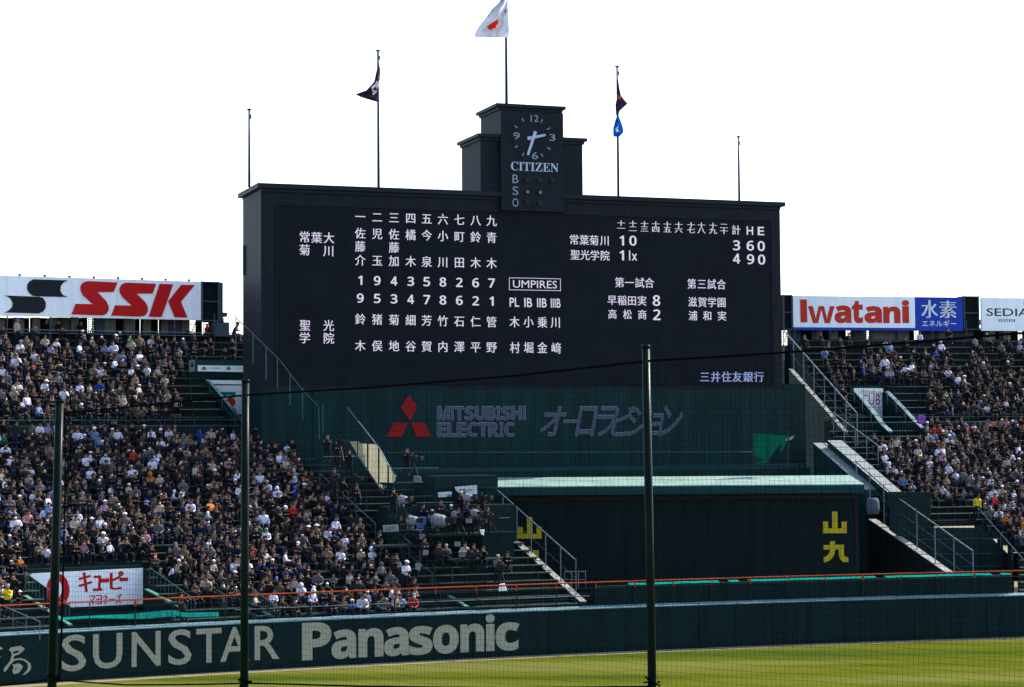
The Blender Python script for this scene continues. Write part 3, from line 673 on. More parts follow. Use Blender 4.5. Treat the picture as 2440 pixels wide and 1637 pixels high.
# --- big signs on the backs of the stands
def z1(x, y): return x/3.7339, 600+y/3.7333
FL = Frame(240, 142.0, 1.91)
sg = empty('billboard', FL.P(240, 757), 'long white billboard with red letters above the left stand', 'sign')
aL, aR = FL.uv(-230, 700)[0], FL.uv(479, 700)[0]; zt = (FL.uv(0, 655)[1]+FL.uv(478, 672)[1])/2; zb = (FL.uv(0, 752)[1]+FL.uv(478, 763)[1])/2
for i in range(12):
    mb = MB(); mb.box(FL, aL+(aR-aL)*i/12+.004, aL+(aR-aL)*(i+1)/12-.004, zb+random.uniform(-.01, .01), zt+random.uniform(-.01, .01), random.uniform(-.004, .004), -.25); mb.build('board', 'white', sg)
    mb = MB(); q_ = FL.pt(aL+(aR-aL)*(i+.5)/12, zt+.08, -.1); mb.cube(q_, (.16, .12, .14)); mb.build('clamp', 'navy_side', sg)
S1 = [(1045, 272), (1012, 358), (868, 358), (945, 438), (966, 480), (968, 515), (952, 546), (930, 561), (905, 566), (636, 556), (672, 462), (822, 466), (735, 385), (716, 345), (714, 310), (730, 280), (760, 264), (790, 260)]
S2 = [(1390, 285), (1357, 372), (1216, 372), (1295, 450), (1315, 490), (1317, 525), (1298, 558), (1275, 572), (1245, 576), (988, 568), (1023, 475), (1170, 478), (1085, 400), (1063, 358), (1062, 325), (1078, 293), (1110, 277), (1145, 274)]
for pts, mt in ((S1, 'red'), (S2, 'red'), ([(1420, 284), (1541, 289), (1438, 580), (1322, 577)], 'red'), ([(1612, 293), (1734, 295), (1610, 445), (1668, 585), (1553, 582), (1495, 440)], 'red'),
                ([(605, 254), (565, 272), (540, 305), (537, 350), (558, 383), (603, 402), (330, 396), (288, 390), (255, 362), (240, 330), (243, 290), (262, 262), (300, 244)], 'black'),
                ([(38, 388), (350, 400), (385, 412), (407, 450), (407, 495), (385, 530), (345, 548), (40, 540), (78, 522), (108, 490), (112, 455), (95, 420), (70, 400)], 'black')):
    mb = MB(); poly(mb, FL, [z1(*p) for p in pts], .012, .02); mb.build('lettering', mt, sg)
FR = Frame(2090, 163.0, 4.12)
def z6(x, y): return 1820+x/3.734, 650+y/3.7333
sg2 = empty('billboard', FR.P(2090, 788), 'white billboard with vermilion lettering and blue end panel above the right stand', 'sign')
a0, a1, a2 = FR.uv(1890, 740)[0], FR.uv(2180, 740)[0], FR.uv(2294, 740)[0]; zt = (FR.uv(1890, 705)[1]+FR.uv(2294, 708)[1])/2; zb = (FR.uv(1893, 787)[1]+FR.uv(2294, 788)[1])/2; zk = (FR.uv(1893, 780)[1]+FR.uv(2180, 781)[1])/2
mb = MB(); mb.box(FR, a0, a1, zk, zt, 0, -.25); mb.build('board', 'white', sg2)
mb = MB(); mb.box(FR, a0, a1, zb, zk-.003, .0, -.25); mb.box(FR, a1+.003, a2, zb, zt, 0, -.25); mb.build('board', 'blue', sg2, label='blue end panel and strip')
def w6(root, txt, x0, x1, y0l, y1l, y0r, y1r, mat, off=0, o=.015):
    a = z6(x0, y0l); b_ = z6(x0, y1l); c = z6(x1, y0r); d_ = z6(x1, y1r); mb = MB(); word(mb, FR, txt, a[0], a[1], b_[1], c[0], c[1], d_[1], o, 0, off); return mb.build('lettering', mat, root)
mb = MB(); poly(mb, FR, [z6(*p) for p in ((323, 237), (382, 236), (388, 440), (328, 440))], .01, .02); mb.build('lettering', 'red_orange', sg2)
for ch, x0, x1, y0 in (('w', 392, 630, 296), ('a', 628, 778, 290), ('t', 782, 880, 250), ('a', 893, 1050, 296), ('n', 1060, 1215, 300)):
    w6(sg2, bold(ch), x0, x1, y0, 447, y0, 449, 'red_orange', .0 if ch == 'w' else .03)
w6(sg2, bold('i'), 1228, 1292, 243, 447, 243, 447, 'red_orange', .03)
w6(sg2, '水', 1402, 1545, 243, 402, 243, 402, 'white'); w6(sg2, '素', 1562, 1710, 247, 402, 247, 402, 'white')
w6(sg2, 'エネルギー', 1407, 1712, 420, 478, 424, 480, 'white')
for k in (-3, 3): w6(sg2, '水', 1402+k, 1545+k, 243, 402, 243, 402, 'white', 0, .018); w6(sg2, '素', 1562+k, 1710+k, 247, 402, 247, 402, 'white', 0, .018)
sg3 = empty('billboard', FR.P(2400, 786), 'white billboard with thin black lettering at the far right edge', 'sign')
b0_, b1_ = FR.uv(2335, 740)[0], FR.uv(3000, 740)[0]
mb = MB(); mb.box(FR, b0_, b1_, zb+.02, zt-.02, .3, .05); mb.build('board', 'white', sg3)
w6(sg3, 'SEDIA', 1966, 2345, 315, 386, 322, 388, 'black', .004, .315); w6(sg3, serif('SYSTEM'), 2070, 2222, 412, 440, 414, 440, 'black', 0, .315)
mb = MB(); q = z6(2325, 280); poly(mb, FR, [(q[0]-2, q[1]-8), (q[0]+8, q[1]-8), (q[0]+8, q[1]+3), (q[0]-2, q[1]+3)], .32, .01); mb.build('lettering', 'signgreen', sg3)

# service boxes between the boards and the concourse under them
def gantry(fr, x0, x1, y0, y1, o0, o1, lab, grid=2):
    r_ = empty('service_bay', fr.P((x0+x1)/2, y1), lab, 'service bay'); a, c = fr.uv(x0, y0)[0], fr.uv(x1, y0)[0]; zt_, zb2 = fr.uv(x0, y0)[1], fr.uv(x0, y1)[1]
    mb = MB(); mb.box(fr, a, c, zb2, zt_, o0-.02, o1); mb.build('back_panel', 'void', r_)
    for t in (a, c-.10): mb = MB(); mb.box(fr, t, t+.10, zb2, zt_, o0-.01, o0+.12); mb.build('frame_post', 'panel_blue', r_)
    for k in range(grid+1): z_ = zb2+(zt_-zb2-.1)*k/grid; mb = MB(); mb.box(fr, a+.102, c-.102, z_, z_+.09, o0, o0+.1); mb.build('frame_beam', 'panel_blue', r_)
gantry(FL, 480.5, 523, 670, 765, -.1, -1.2, 'open steel service bay at the right end of the left billboard')
gantry(FL, 523.5, 531, 673, 765, -.1, -1.0, 'narrow dark cabinet beside the left billboard', 1)
gantry(FR, 1866, 1888, 702, 786, -.1, -1.2, 'dark steel bay between the scoreboard and the right billboard')
gantry(FR, 2296, 2333, 705, 786, -.1, -1.2, 'open steel bay between the two right billboards')
def concourse(fr, x0, x1, yt, yb, lab, segs, floor_y):
    r_ = empty('concourse', fr.P((x0+x1)/2, yb, -2), lab, 'concourse'); o = -1.4
    for (u0, u1, kind) in segs:
        a, c = fr.uv(u0, yt, o)[0], fr.uv(u1, yt, o)[0]; za, zb2 = fr.uv(u0, yt-6, o)[1], fr.uv(u0, yb+10, o)[1]; mb = MB()
        if kind in ('panel_grey', 'panel_blue', 'void'): mb.box(fr, a, c, zb2, za, o-(0 if kind != 'void' else .6), o-.8); mb.build('wall_panel', kind, r_)
        elif kind == 'louvre':
            z_ = zb2+.02; k = 0
            while z_ < za: mb.box(fr, a, c, z_, z_+.055, o-.3, o-.36); z_ += .17
            mb.box(fr, a-.02, a+.0, zb2, za, o-.3, o-.4); mb.tube([fr.pt(a, zb2, o-.25), fr.pt(c, za, o-.25)], .03, 4); mb.build('louvre', 'void', r_)
    a, c = fr.uv(x0, yb, o)[0], fr.uv(x1, yb, o)[0]; zb2 = fr.uv((x0+x1)/2, yb-2, o)[1]
    mb = MB(); mb.box(fr, a, c, zb2-8, zb2-.35, o-.9, o+.2); mb.build('base_wall', 'green_dk', r_)
    for dz, rr in ((.0, .035), (-.22, .025)): mb = MB(); mb.tube([fr.pt(a, zb2+dz, .1), fr.pt(c, zb2+dz, .1)], rr, 5); mb.build('guard_rail', 'steel', r_)
    a2, c2 = fr.uv(x0, yt)[0], fr.uv(x1, yt)[0]; zc = fr.uv((x0+x1)/2, yt-14, o)[1]; mb = MB(); mb.box(fr, a2, c2, zc, zc+.3, -.3, -2.6); mb.build('roof_beam', 'panel_blue', r_)
    t = a2+1.0
    while t < c2: mb = MB(); mb.tube([fr.pt(t, zb2-1, -.05), fr.pt(t, zc+.2, -.05)], .05, 6); mb.build('column', 'panel_blue', r_); t += 3.0
segsL = []; x = -230
pat = [(24, 'panel_grey'), (17, 'void'), (3, 'louvre'), (18, 'panel_grey'), (23, 'void'), (3, 'louvre'), (14, 'panel_grey'), (30, 'panel_blue'), (4, 'louvre'), (18, 'panel_grey'), (26, 'void'), (16, 'louvre'), (20, 'panel_blue'), (26, 'panel_grey'), (22, 'void')]
i = 0
while x < 450: w_, k_ = pat[i % len(pat)]; segsL.append((x, min(x+w_, 454), k_)); x += w_; i += 1
segsL += [(455, 474, 'louvre'), (474, 488, 'void'), (489, 504, 'louvre'), (506, 540, 'void')]
concourse(FL, -230, 545, 762, 792, 'open concourse of grey panels and louvres under the left billboard', segsL, 800)
mb = MB(); bx = FL; a, c = FL.uv(509, 780)[0], FL.uv(542, 780)[0]; mb.box(FL, a, c, FL.uv(509, 802)[1], FL.uv(509, 768)[1], .4, -.6); tag(mb.build('equipment_cabinet', 'panel_blue'), 'small dark cabinet at the top corner of the left stand', 'cabinet')
segsR = [(1866, 1883, 'louvre')]; x = 1884; i = 0
pat = [(24, 'panel_blue'), (26, 'void'), (12, 'panel_blue'), (14, 'panel_grey'), (20, 'void'), (17, 'panel_grey'), (26, 'void'), (12, 'louvre'), (30, 'panel_blue'), (14, 'louvre'), (52, 'panel_grey'), (10, 'panel_blue'), (25, 'panel_grey'), (20, 'void'), (12, 'louvre'), (40, 'panel_blue'), (32, 'panel_grey'), (25, 'panel_blue')]
while x < 3000: w_, k_ = pat[i % len(pat)]; segsR.append((x, x+w_, k_)); x += w_; i += 1
concourse(FR, 1866, 3000, 787, 818, 'open concourse of grey panels and louvres under the right billboards', segsR, 820)

# --- stairwell entrances, parapets and rails
slope_wall('parapet_wall', ((1384, 1436), (1224, 1292)), .0, .35, ('green_dk', 'concrete'), 'concrete topped parapet dropping past the left yellow characters', capt=.05)
slope_rail([(1372, 1335), (1166, 1151)], 2.1, 7, 'steel', 'tall steel rail with posts in front of the left yellow characters', r=.04)
slope_wall('parapet_wall', ((2258, 1368), (2070, 1238)), .1, .45, ('eye', 'concrete'), 'light topped parapet dropping to the right of the black backdrop')  # near-black parapet face: the shade of its unlit side put into the colour
slope_rail([(2318, 1313), (2130, 1180), (2040, 1100)], 2.6, 8, 'steel', 'steel rail with tall posts right of the black backdrop', r=.045, bars=2)
slope_rail([(2092, 1062), (2088, 1080), (1985, 983)][:1] + [(1985, 983)], 1.6, 5, 'steel', 'short pale rail under the diagonal rail right of the scoreboard', r=.04)
slope_rail([(2042, 985), (1867, 787)], 2.4, 8, 'steel', 'long diagonal rail descending from the right billboard beside the scoreboard', r=.05)
slope_wall('parapet_wall', ((2012, 1030), (1880, 880)), .2, .26, ('green', 'concrete'), 'stained pale coping dropping right of the scoreboard')
slope_wall('ramp_wall', ((2064, 1168), (1938, 1056)), .4, .85, ('green', 'white_dirty'), 'wide white topped ramp wall at the right end of the pale roof', capt=.04)
slope_wall('ramp_wall', ((2116, 1174), (1972, 1050)), .9, .95, ('green', 'white_dirty'), 'second wide pale ramp wall beside the right crowd', capt=.04)
# right stairwell entrance in the upper deck
slope_wall('stairwell_parapet', ((2118, 1030), (2034, 932)), .5, .28, ('green_dk', 'cap'), 'left bright coping of the right stand stairwell', group=None)
slope_wall('stairwell_parapet', ((2196, 1022), (2110, 934)), .5, .28, ('green_dk', 'cap'), 'right bright coping of the right stand stairwell')
slope_rail([(2157, 975), (2114, 933)], .95, 3, 'steel', 'thin rail above the right stairwell coping', r=.03)
slope_rail([(2075, 976), (2035, 932)], .95, 3, 'steel', 'thin rail above the left stairwell coping', r=.03)
sA, dA = deck(2070, 1010, 0); pw = pos(sA, dA+3.2, 0); FQ = Frame(2090, pos((H_R[0]+H_R[1])/2, H_R[3]+.55, 0).y, (lambda n_: -n_.y/n_.x)(N0((H_R[0]+H_R[1])/2)))
r_ = empty('stairwell_entrance', FQ.P(2140, 1000), 'dark green stairwell wall with a hand painted banner in the right stand', 'stairwell')
mb = MB(); mb.box(FQ, FQ.uv(2026, 960)[0], FQ.uv(2112, 960)[0], 4, FQ.uv(2070, 920)[1], 0, -.3); mb.build('back_wall', 'green', r_)
bn = MB(); poly(bn, FQ, [(2034, 925), (2104, 925), (2106, 1006), (2098, 1003), (2034, 934)], .03, .02); bn = tag(bn.build('banner', 'white'), 'white banner with red hand painted letters in the right stand', 'banner')
def zb4(x, y): return 2020+x/8.71, 900+y/8.71
def onb(fr, root, txt, x0, x1, y0, y1, mat, zf, o, sh=0, off=0):
    a, c = zf(x0, y0), zf(x1, y1); mb = MB(); word(mb, fr, txt, a[0], a[1], c[1], c[0], a[1]+1, c[1]+1, o, sh, off); ob = mb.build('lettering', mat, root); return ob
onb(FQ, bn, 'CUB', 280, 665, 345, 560, 'red', zb4, .06, .1, .0); onb(FQ, bn, 'CUL', 490, 700, 590, 700, 'red', zb4, .06, .1)
for i in range(11):
    mb = MB(); x = 270+40*i; poly(mb, FQ, [zb4(x, 245+i*4), zb4(x+18, 245+i*4), zb4(x+26, 320+i*4), zb4(x+8, 320+i*4)], .055, .01); mb.build('lettering', 'yellow', bn)
slope_rail([(2192, 1041), (2040, 1039)], .6, 6, 'rail_green', 'rail along the walkway below the right stairwell', r=.025)
# left stairwell entrance
FT_ = Frame(540, pos((H_L[0]+H_L[1])/2, H_L[3]+.35, 0).y, (lambda n_: -n_.y/n_.x)(N0((H_L[0]+H_L[1])/2)))
r_ = empty('stairwell_entrance', FT_.P(520, 990), 'green stairwell entrance under a white strip sign in the left stand', 'stairwell')
mb = MB(); mb.box(FT_, FT_.uv(452, 860)[0], FT_.uv(592, 860)[0], 4, FT_.uv(520, 858)[1], 0, -.3); mb.build('back_wall', 'green', r_)
mb = MB(); mb.box(FT_, FT_.uv(455, 860)[0], FT_.uv(590, 860)[0], FT_.uv(520, 900)[1], FT_.uv(520, 888)[1], .05, .3); mb.build('lintel', 'green_dk', r_)
def zc(x, y): return 440+x/11.2, 840+y/11.2
def board(fr, pts, name, mat, lab, o, zf=zc, cat='sign'):
    mb = MB(); poly(mb, fr, [zf(*p) for p in pts], o, .03); return tag(mb.build(name, mat), lab, cat)
bs = board(FT_, [(350, 340), (1645, 357), (1640, 522), (348, 500)], 'strip_sign', 'white', 'white strip sign with two small triangle emblems in the left stand', .32)
for x in (440, 1095):
    for pts, mt in (([(x, 458), (x+55, 375), (x+72, 400), (x+45, 460)], 'signgreen'), ([(x+45, 372), (x+65, 370), (x+115, 460), (x+80, 460)], 'black'), ([(x+85, 370), (x+102, 370), (x+140, 455), (x+118, 460)], 'black')):
        mb = MB(); poly(mb, FT_, [zc(*p) for p in pts], .36, .01); mb.build('lettering', mt, bs)
    onb(FT_, bs, 'ヒビヤ化学工業', x+180, x+475, 398, 438, 'black', zc, .37)
board(FT_, [(115, 205), (272, 185), (272, 500), (125, 525)], 'notice_board', 'white_dirty', 'small tilted white notice with a dark triangle left of the strip sign', .34)
mb = MB(); poly(mb, FT_, [zc(*p) for p in ((200, 240), (245, 385), (155, 390))], .39, .01); tag(mb.build('notice_emblem', 'green_dk'), 'dark triangle printed on the small tilted notice', 'emblem')
board(FT_, [(290, 850), (355, 850), (355, 1045), (290, 1045)], 'notice_board', 'panel_blue', 'narrow grey notice on the green wall below the tilted notice', .1)
board(FT_, [(568, 735), (2028, 752), (2028, 858), (590, 838)], 'beam_panel', 'white', 'white horizontal panel behind the middle net pole', .55, cat='panel')
ts = board(FT_, [(655, 872), (1560, 885), (1560, 1650), (1270, 1640), (1090, 1500), (655, 960)], 'advertising_board', 'white', 'white advert with green block and red disc behind the middle net pole', .45)
mb = MB(); poly(mb, FT_, [zc(*p) for p in ((838, 1050), (1355, 1052), (1355, 1190), (1300, 1185), (1250, 1145), (1180, 1130), (1110, 1145), (1040, 1195), (975, 1215), (838, 1190))], .49, .01); mb.build('lettering', 'signgreen', ts)
mb = MB(); poly(mb, FT_, [zc(1225+130*cos(k*pi/12), 1325+130*sin(k*pi/12)) for k in range(24)], .49, .01); mb.build('lettering', 'red_orange', ts)
mb = MB(); poly(mb, FT_, [zc(*p) for p in ((1110, 1500), (1350, 1470), (1350, 1560), (1180, 1560))], .49, .01); mb.build('lettering', 'red_orange', ts)
slope_wall('stairwell_parapet', ((580, 1012), (492, 905)), .4, .12, ('green_dk', 'green'), 'left stairwell coping running down past the white advert')
slope_rail([(560, 985), (500, 912)], .9, 3, 'rail_green', 'rail above the coping beside the white advert', r=.03)
# staircase left of the scoreboard
slope_wall('stair_parapet', ((680, 1045), (585, 930)), .3, .22, ('green_dk', 'green'), 'lower green parapet of the staircase left of the scoreboard')  # coping green darkened to stand in for the scoreboard's shadow
slope_wall('stair_parapet', ((752, 1048), (628, 898)), .6, .3, ('green_dk', 'green'), 'upper dull parapet of the staircase left of the scoreboard')
FS = Frame(660, 129.5, 2.0)
rt = empty('stair_rail', FS.P(760, 1040), 'tall slender rail of the staircase crossing the scoreboard front', 'railing')
pts = [(562, 757), (603, 796), (668, 860), (700, 903), (723, 932), (759, 968), (761, 1046)]
mb = MB(); mb.tube([FS.P(*p) for p in pts], .035, 6); mb.build('top_rail', 'rail_green', rt)
for x, y0, y1 in ((562, 755, 830), (603, 796, 865), (634, 831, 905), (661, 858, 925), (691, 893, 965), (721, 928, 1000), (769, 966, 1035)):
    mb = MB(); a = FS.uv(x, y0); mb.tube([FS.pt(a[0], a[1]+.1), FS.pt(a[0], FS.uv(x, y1)[1])], .035, 5); mb.build('post', 'rail_green', rt)
# translucent sheet and its frame left of centre
FG = Frame(890, 127.5, Vector((.5, -.87, 0)))
def zg(x, y): return 760+x/8.71, 1020+y/8.71
gt = empty('sheet_screen', FG.P(900, 1150), 'sunlit cream translucent sheet on a rail left of the red emblem', 'screen')
mb = MB(); G = [(640, 280), (820, 275), (870, 320), (1200, 340), (1300, 480), (1420, 700), (1560, 950), (1600, 1060), (1540, 1150), (1420, 1160), (1410, 1220), (1330, 1270), (1230, 1170), (1000, 880), (790, 530)]
poly(mb, FG, [zg(*p) for p in G], 0, .01); mb.build('sheet', 'tarp_white', gt)
mb = MB(); mb.tube([FG.P(*zg(*p), .1) for p in ((590, -430), (1245, 410), (1430, 740), (1600, 1010))], .035, 5); mb.build('top_rail', 'steel', gt)
mb = MB(); mb.tube([FG.P(*zg(*p), .1) for p in ((780, 540), (1340, 1360))], .035, 5); mb.build('lower_rail', 'steel', gt)
for x, y0, y1 in ((590, -400, 330), (800, -150, 560), (1010, 110, 880), (1240, 400, 1170), (1435, 740, 1240), (1600, 1000, 1350)):
    mb = MB(); mb.tube([FG.P(*zg(x, y0), .06), FG.P(*zg(x, y1), .06)], .05 if x > 1000 else .03, 5); mb.build('post', 'rail_dark', gt)
# green net sheet on the right ledge
FN2 = Frame(1835, 133.0, 6.0)
gt = empty('net_screen', FN2.P(1835, 1115), 'sunlit green translucent sheet standing below the scoreboard right edge', 'screen')
def zn(x, y): return 1540+x/3.734, 1000+y/3.7333
mb = MB(); poly(mb, FN2, [zn(*p) for p in ((953, 122), (1250, 142), (1262, 165), (1215, 270), (1190, 290), (1205, 205), (1150, 265), (1075, 380), (1020, 402), (960, 412))], 0, .01); mb.build('sheet', 'tarp_green', gt)
for x, y0, y1 in ((945, 118, 420), (1085, 140, 400), (1262, 100, 430)): mb = MB(); mb.tube([FN2.P(*zn(x, y0), .05), FN2.P(*zn(x, y1), .05)], .045, 5); mb.build('post', 'rail_dark', gt)
mb = MB(); mb.tube([FN2.P(*zn(953, 320), .1), FN2.P(*zn(1040, 355), .1)], .04, 5)
for i in range(6): mb.tube([FN2.P(*zn(965+12*i, 322+5*i), .1), FN2.P(*zn(965+12*i, 405), .1)], .02, 4)
mb.build('stair_rail', 'rail_dark', gt)
mb = MB(); poly(mb, FN2, [zn(*p) for p in ((1235, 170), (1320, 140), (1290, 180), (1240, 190))], 0, .02); tag(mb.build('signal_lamp', 'roofgreen'), 'small pale fitting on a post beside the green sheet', 'fitting')
# white covered object near the right end of the roof
mb = MB(); FW = Frame(2080, 126, None); c0 = FW.P(2080, 1225); mb.tube([c0, c0+Vector((0, 0, .45)), c0+Vector((0, 0, .8)), c0+Vector((0, 0, 1.0))], [.38, .42, .40, .30], 12); tag(mb.build('covered_lamp', 'panel_blue', None, True), 'grey plastic covered drum right of the black backdrop', 'drum')
FZ = Frame(2300, 133.0, (lambda n_: -n_.y/n_.x)(N0(s_px(2300, 2))))
mb = MB(); poly(mb, FZ, [(2118, 1172), (2216, 1172), (2216, 1257), (2336, 1257), (2398, 1318), (2470, 1322), (2470, 1385), (2285, 1385), (2118, 1262)], 0, .15); wz = tag(mb.build('stair_side_wall', 'green_dk'), 'dark green stair side wall under the right crowd', 'wall')
for y in (1285, 1320, 1350):
    mb = MB(); mb.tube([FZ.P(2150+(y-1257)*1.25, y, .2), FZ.P(2440, y-2, .2)], .02, 4); mb.build('wall_rail', 'rail_green', wz)
for x in (2216, 2270, 2336): mb = MB(); mb.tube([FZ.P(x, 1257 if x > 2216 else 1172, .2), FZ.P(x, 1380, .2)], .02, 4); mb.build('wall_post', 'rail_dark', wz)
slope_rail([(2440, 1335), (2330, 1210)], .9, 5, 'rail_green', 'pale green rail at the lower left edge of the right crowd', r=.03)
# camera decks in the centre left
def at_deck(x, y, dz=0): return DP(x, y, dz)
def platform(x0, x1, y, Y, depth, lab, th=.12, mat='rail_dark', legs=True):
    fr = Frame((x0+x1)/2, Y, 2.2); a, c = fr.uv(x0, y)[0], fr.uv(x1, y)[0]; z_ = fr.uv((x0+x1)/2, y)[1]; r_ = empty('camera_platform', fr.pt((a+c)/2, z_-th), lab, 'platform')
    mb = MB(); mb.box(fr, a, c, z_-th, z_, 0, -depth); mb.build('deck', mat, r_)
    if legs:
        t = a+.05
        while t < c: mb = MB(); mb.tube([fr.pt(t, z_-2.6, -.05), fr.pt(t, z_-th, -.05)], .04, 5); mb.build('leg', 'rail_dark', r_); t += 1.4
        mb = MB(); mb.tube([fr.pt(a, z_+.9, 0), fr.pt(c, z_+.9, 0)], .025, 5); mb.build('guard_rail', 'rail_green', r_)
    return fr, z_
PF = {}
PF['A'] = platform(770, 880, 1122, 126.0, 2.0, 'scaffold camera platform left of the sunlit sheet')
PF['B'] = platform(935, 1045, 1150, 125.0, 2.2, 'raised camera platform below the red emblem')
PF['C'] = platform(905, 1010, 1300, 119.0, 1.8, 'low camera platform beside the left crowd')
PF['D'] = platform(1000, 1215, 1272, 121.5, 2.2, 'wide camera platform below the small white signs')
PF['E'] = platform(1080, 1235, 1332, 118.0, 1.6, 'front camera platform left of the yellow characters', legs=False)
FV = Frame(1060, 123.5, 2.5)
mb = MB(); mb.box(FV, FV.uv(925, 1180)[0], FV.uv(1232, 1180)[0], 3, FV.uv(1080, 1205)[1], -.2, -2.2); tag(mb.build('back_wall', 'green_dk'), 'dark green wall behind the television cameras', 'wall')
mb = MB(); mb.box(FV, FV.uv(1035, 1150)[0], FV.uv(1185, 1150)[0], FV.uv(1080, 1163)[1], FV.uv(1080, 1134)[1], .1, -2.0); tag(mb.build('camera_hut', 'green_dk'), 'flat dark green hut left of the pale roof', 'hut')
for pts, lab in (([(1043, 1173), (1076, 1171), (1076, 1183), (1044, 1185)], 'small white sign left of the orange cap'), ([(1083, 1160), (1136, 1156), (1137, 1177), (1100, 1180), (1086, 1168)], 'white sign with dark lettering above the television cameras')):
    mb = MB(); poly(mb, FV, pts, .25, .03); o_ = tag(mb.build('small_sign', 'white_sign'), lab, 'sign'); mb = MB(); x0 = pts[0][0]
    word(mb, FV, 'MJBsiO' if x0 > 1050 else 'ww', x0+(7 if x0 > 1050 else 18), pts[0][1]+6, pts[0][1]+15, pts[1][0]-(16 if x0 > 1050 else 3), pts[0][1]+3, pts[0][1]+12, .29); mb.build('lettering', 'black', o_)

# front-left stairwell with its sign
FK = Frame(205, pos((H_K[0]+H_K[1])/2, H_K[3]+.2, 0).y, (lambda n_: -n_.y/n_.x)(N0((H_K[0]+H_K[1])/2)))
r_ = empty('stairwell_entrance', FK.P(200, 1480), 'green stairwell entrance in the front rows at far left', 'stairwell')
mb = MB(); a, c = FK.uv(60, 1400)[0], FK.uv(342, 1400)[0]; mb.box(FK, a, c, 1, FK.uv(200, 1352)[1], -.1, -1.2); mb.build('back_wall', 'green_dk', r_)
mb = MB(); poly(mb, FK, [(66, 1367), (340, 1353), (340, 1439), (170, 1447), (148, 1432)], .0, .05); ks = tag(mb.build('advertising_board', 'white'), 'white board with red katakana in the front left rows', 'sign')
def zk(x, y): return x/3.77, 1300+y/3.77
def rot(pts): return [zk(*p) for p in pts]
def kword(t, x0, x1, y0, y1, off=0):
    mb = MB(); a, c = zk(x0, y0), zk(x1, y1)
    for dx in ((-1.7, -.85, 0, .85, 1.7) if y0 < 420 else (-.5, 0, .5)): word(mb, FK, t, a[0]+dx, a[1], c[1], c[0]+dx, a[1]-.8, c[1]-.8, .07+dx*.004, 0, off)
    mb.build('lettering', 'red', ks)
for t, x0, x1, y0, y1 in (('キ', 710, 818, 240, 418), ('ュ', 838, 912, 268, 408), ('ー', 905, 972, 295, 332), ('ピ', 990, 1100, 232, 395), ('ー', 1078, 1140, 287, 322)): kword(t, x0, x1, y0, y1)
for i, t in enumerate('マヨネーズ'): kword(t, 800+59*i, 852+59*i, 447-3*i if t != 'ー' else 480, 532-3*i if t != 'ー' else 492)
mb = MB(); cx_, cy_ = 520, 400; ringo = [zk(cx_+104*cos(k*pi/14), cy_+148*sin(k*pi/14)) for k in range(28)]; poly(mb, FK, ringo, .06, .01); mb.build('lettering', 'red', ks)
mb = MB(); poly(mb, FK, [zk(cx_-5+40*cos(k*pi/10), cy_-10+75*sin(k*pi/10)) for k in range(20)], .08, .01); mb.build('lettering', 'white', ks)
for (p0, p1, lab) in ((((165, 1492), (56, 1420)), None, 'pale green stair edge beside the katakana board'), (((432, 1452), (345, 1405)), None, 'pale green stair edge right of the katakana board'), (((646, 1472), (580, 1430)), None, 'pale green stair edge right of the middle net pole'), (((1118, 1452), (1066, 1420)), None, 'pale green stair edge below the front camera seats')):
    slope_wall('stair_edge', p0, .03, .16, ('green_dk', 'edge_green'), lab)
for px, lab in (([(165, 1440), (60, 1365)], 'green stair rail in front of the katakana board'), ([(465, 1430), (357, 1353)], 'green stair rail right of the katakana board'), ([(666, 1450), (600, 1402)], 'green stair rail right of the middle net pole'), ([(540, 1420), (490, 1388)], 'green stair rail left of the middle net pole')):
    rr_ = slope_rail(px, .95, 2, 'rail_green', lab, r=.03, bars=0); P_, Q_ = DP(*px[0], .95), DP(*px[1], .95)
    for k in range(1, 12): mb = MB(); t_ = P_.lerp(Q_, k/12); mb.tube([t_, t_-Vector((0, 0, .85))], .012, 4); mb.build('baluster', 'rail_green', rr_)
for px, lab in (([(95, 1488), (0, 1441)], 'pale seat rail in the bottom left corner'), ([(895, 1248), (762, 1128)], 'green rail descending beside the left crowd'), ([(1000, 1314), (925, 1245)], 'green rail beside the low camera platform'),
                ([(1395, 1362), (1345, 1362)], 'short rail at the foot of the tall steel rail')):
    slope_rail(px, .95, 4, 'steel', lab, r=.028)
slope_rail([(1030, 1366), (965, 1315)], .9, 3, 'rail_green', 'green rail under the low camera platform', r=.028)
slope_rail([(1078, 1380), (1078, 1352), (1036, 1352), (1036, 1390)][1:3], 1.0, 2, 'rail_green', 'small green gate rail beside the front seats', r=.03)
mb = MB(); tp = [(140, 1468), (200, 1465), (300, 1461), (400, 1453), (440, 1459), (522, 1458)]
for (xa_, ya_), (xb2, yb2) in zip(tp, tp[1:]):
    for k in range(6):
        x0_, x1_ = xa_+(xb2-xa_)*k/6, xa_+(xb2-xa_)*(k+1)/6; y0_, y1_ = ya_+(yb2-ya_)*k/6, ya_+(yb2-ya_)*(k+1)/6
        s0_, s1_ = s_px(x0_, 1.0, 3.2), s_px(x1_, 1.0, 3.2); za_ = EYE-(y0_-1050)*_base(x0_).y/F*1.01; h_ = .12+.20*max(0, min(1, (x0_-220)/120)) if x0_ < 420 else .22
        j_ = .03*sin(k*2.1); mb.face([pos(s0_, 1.0+j_, za_-h_), pos(s1_, 1.0-j_, za_-h_), pos(s1_, 1.15, za_), pos(s0_, 1.15, za_)])
tag(mb.build('teal_netting', 'teal_net'), 'teal netting strip draped behind the wall at the left', 'netting')
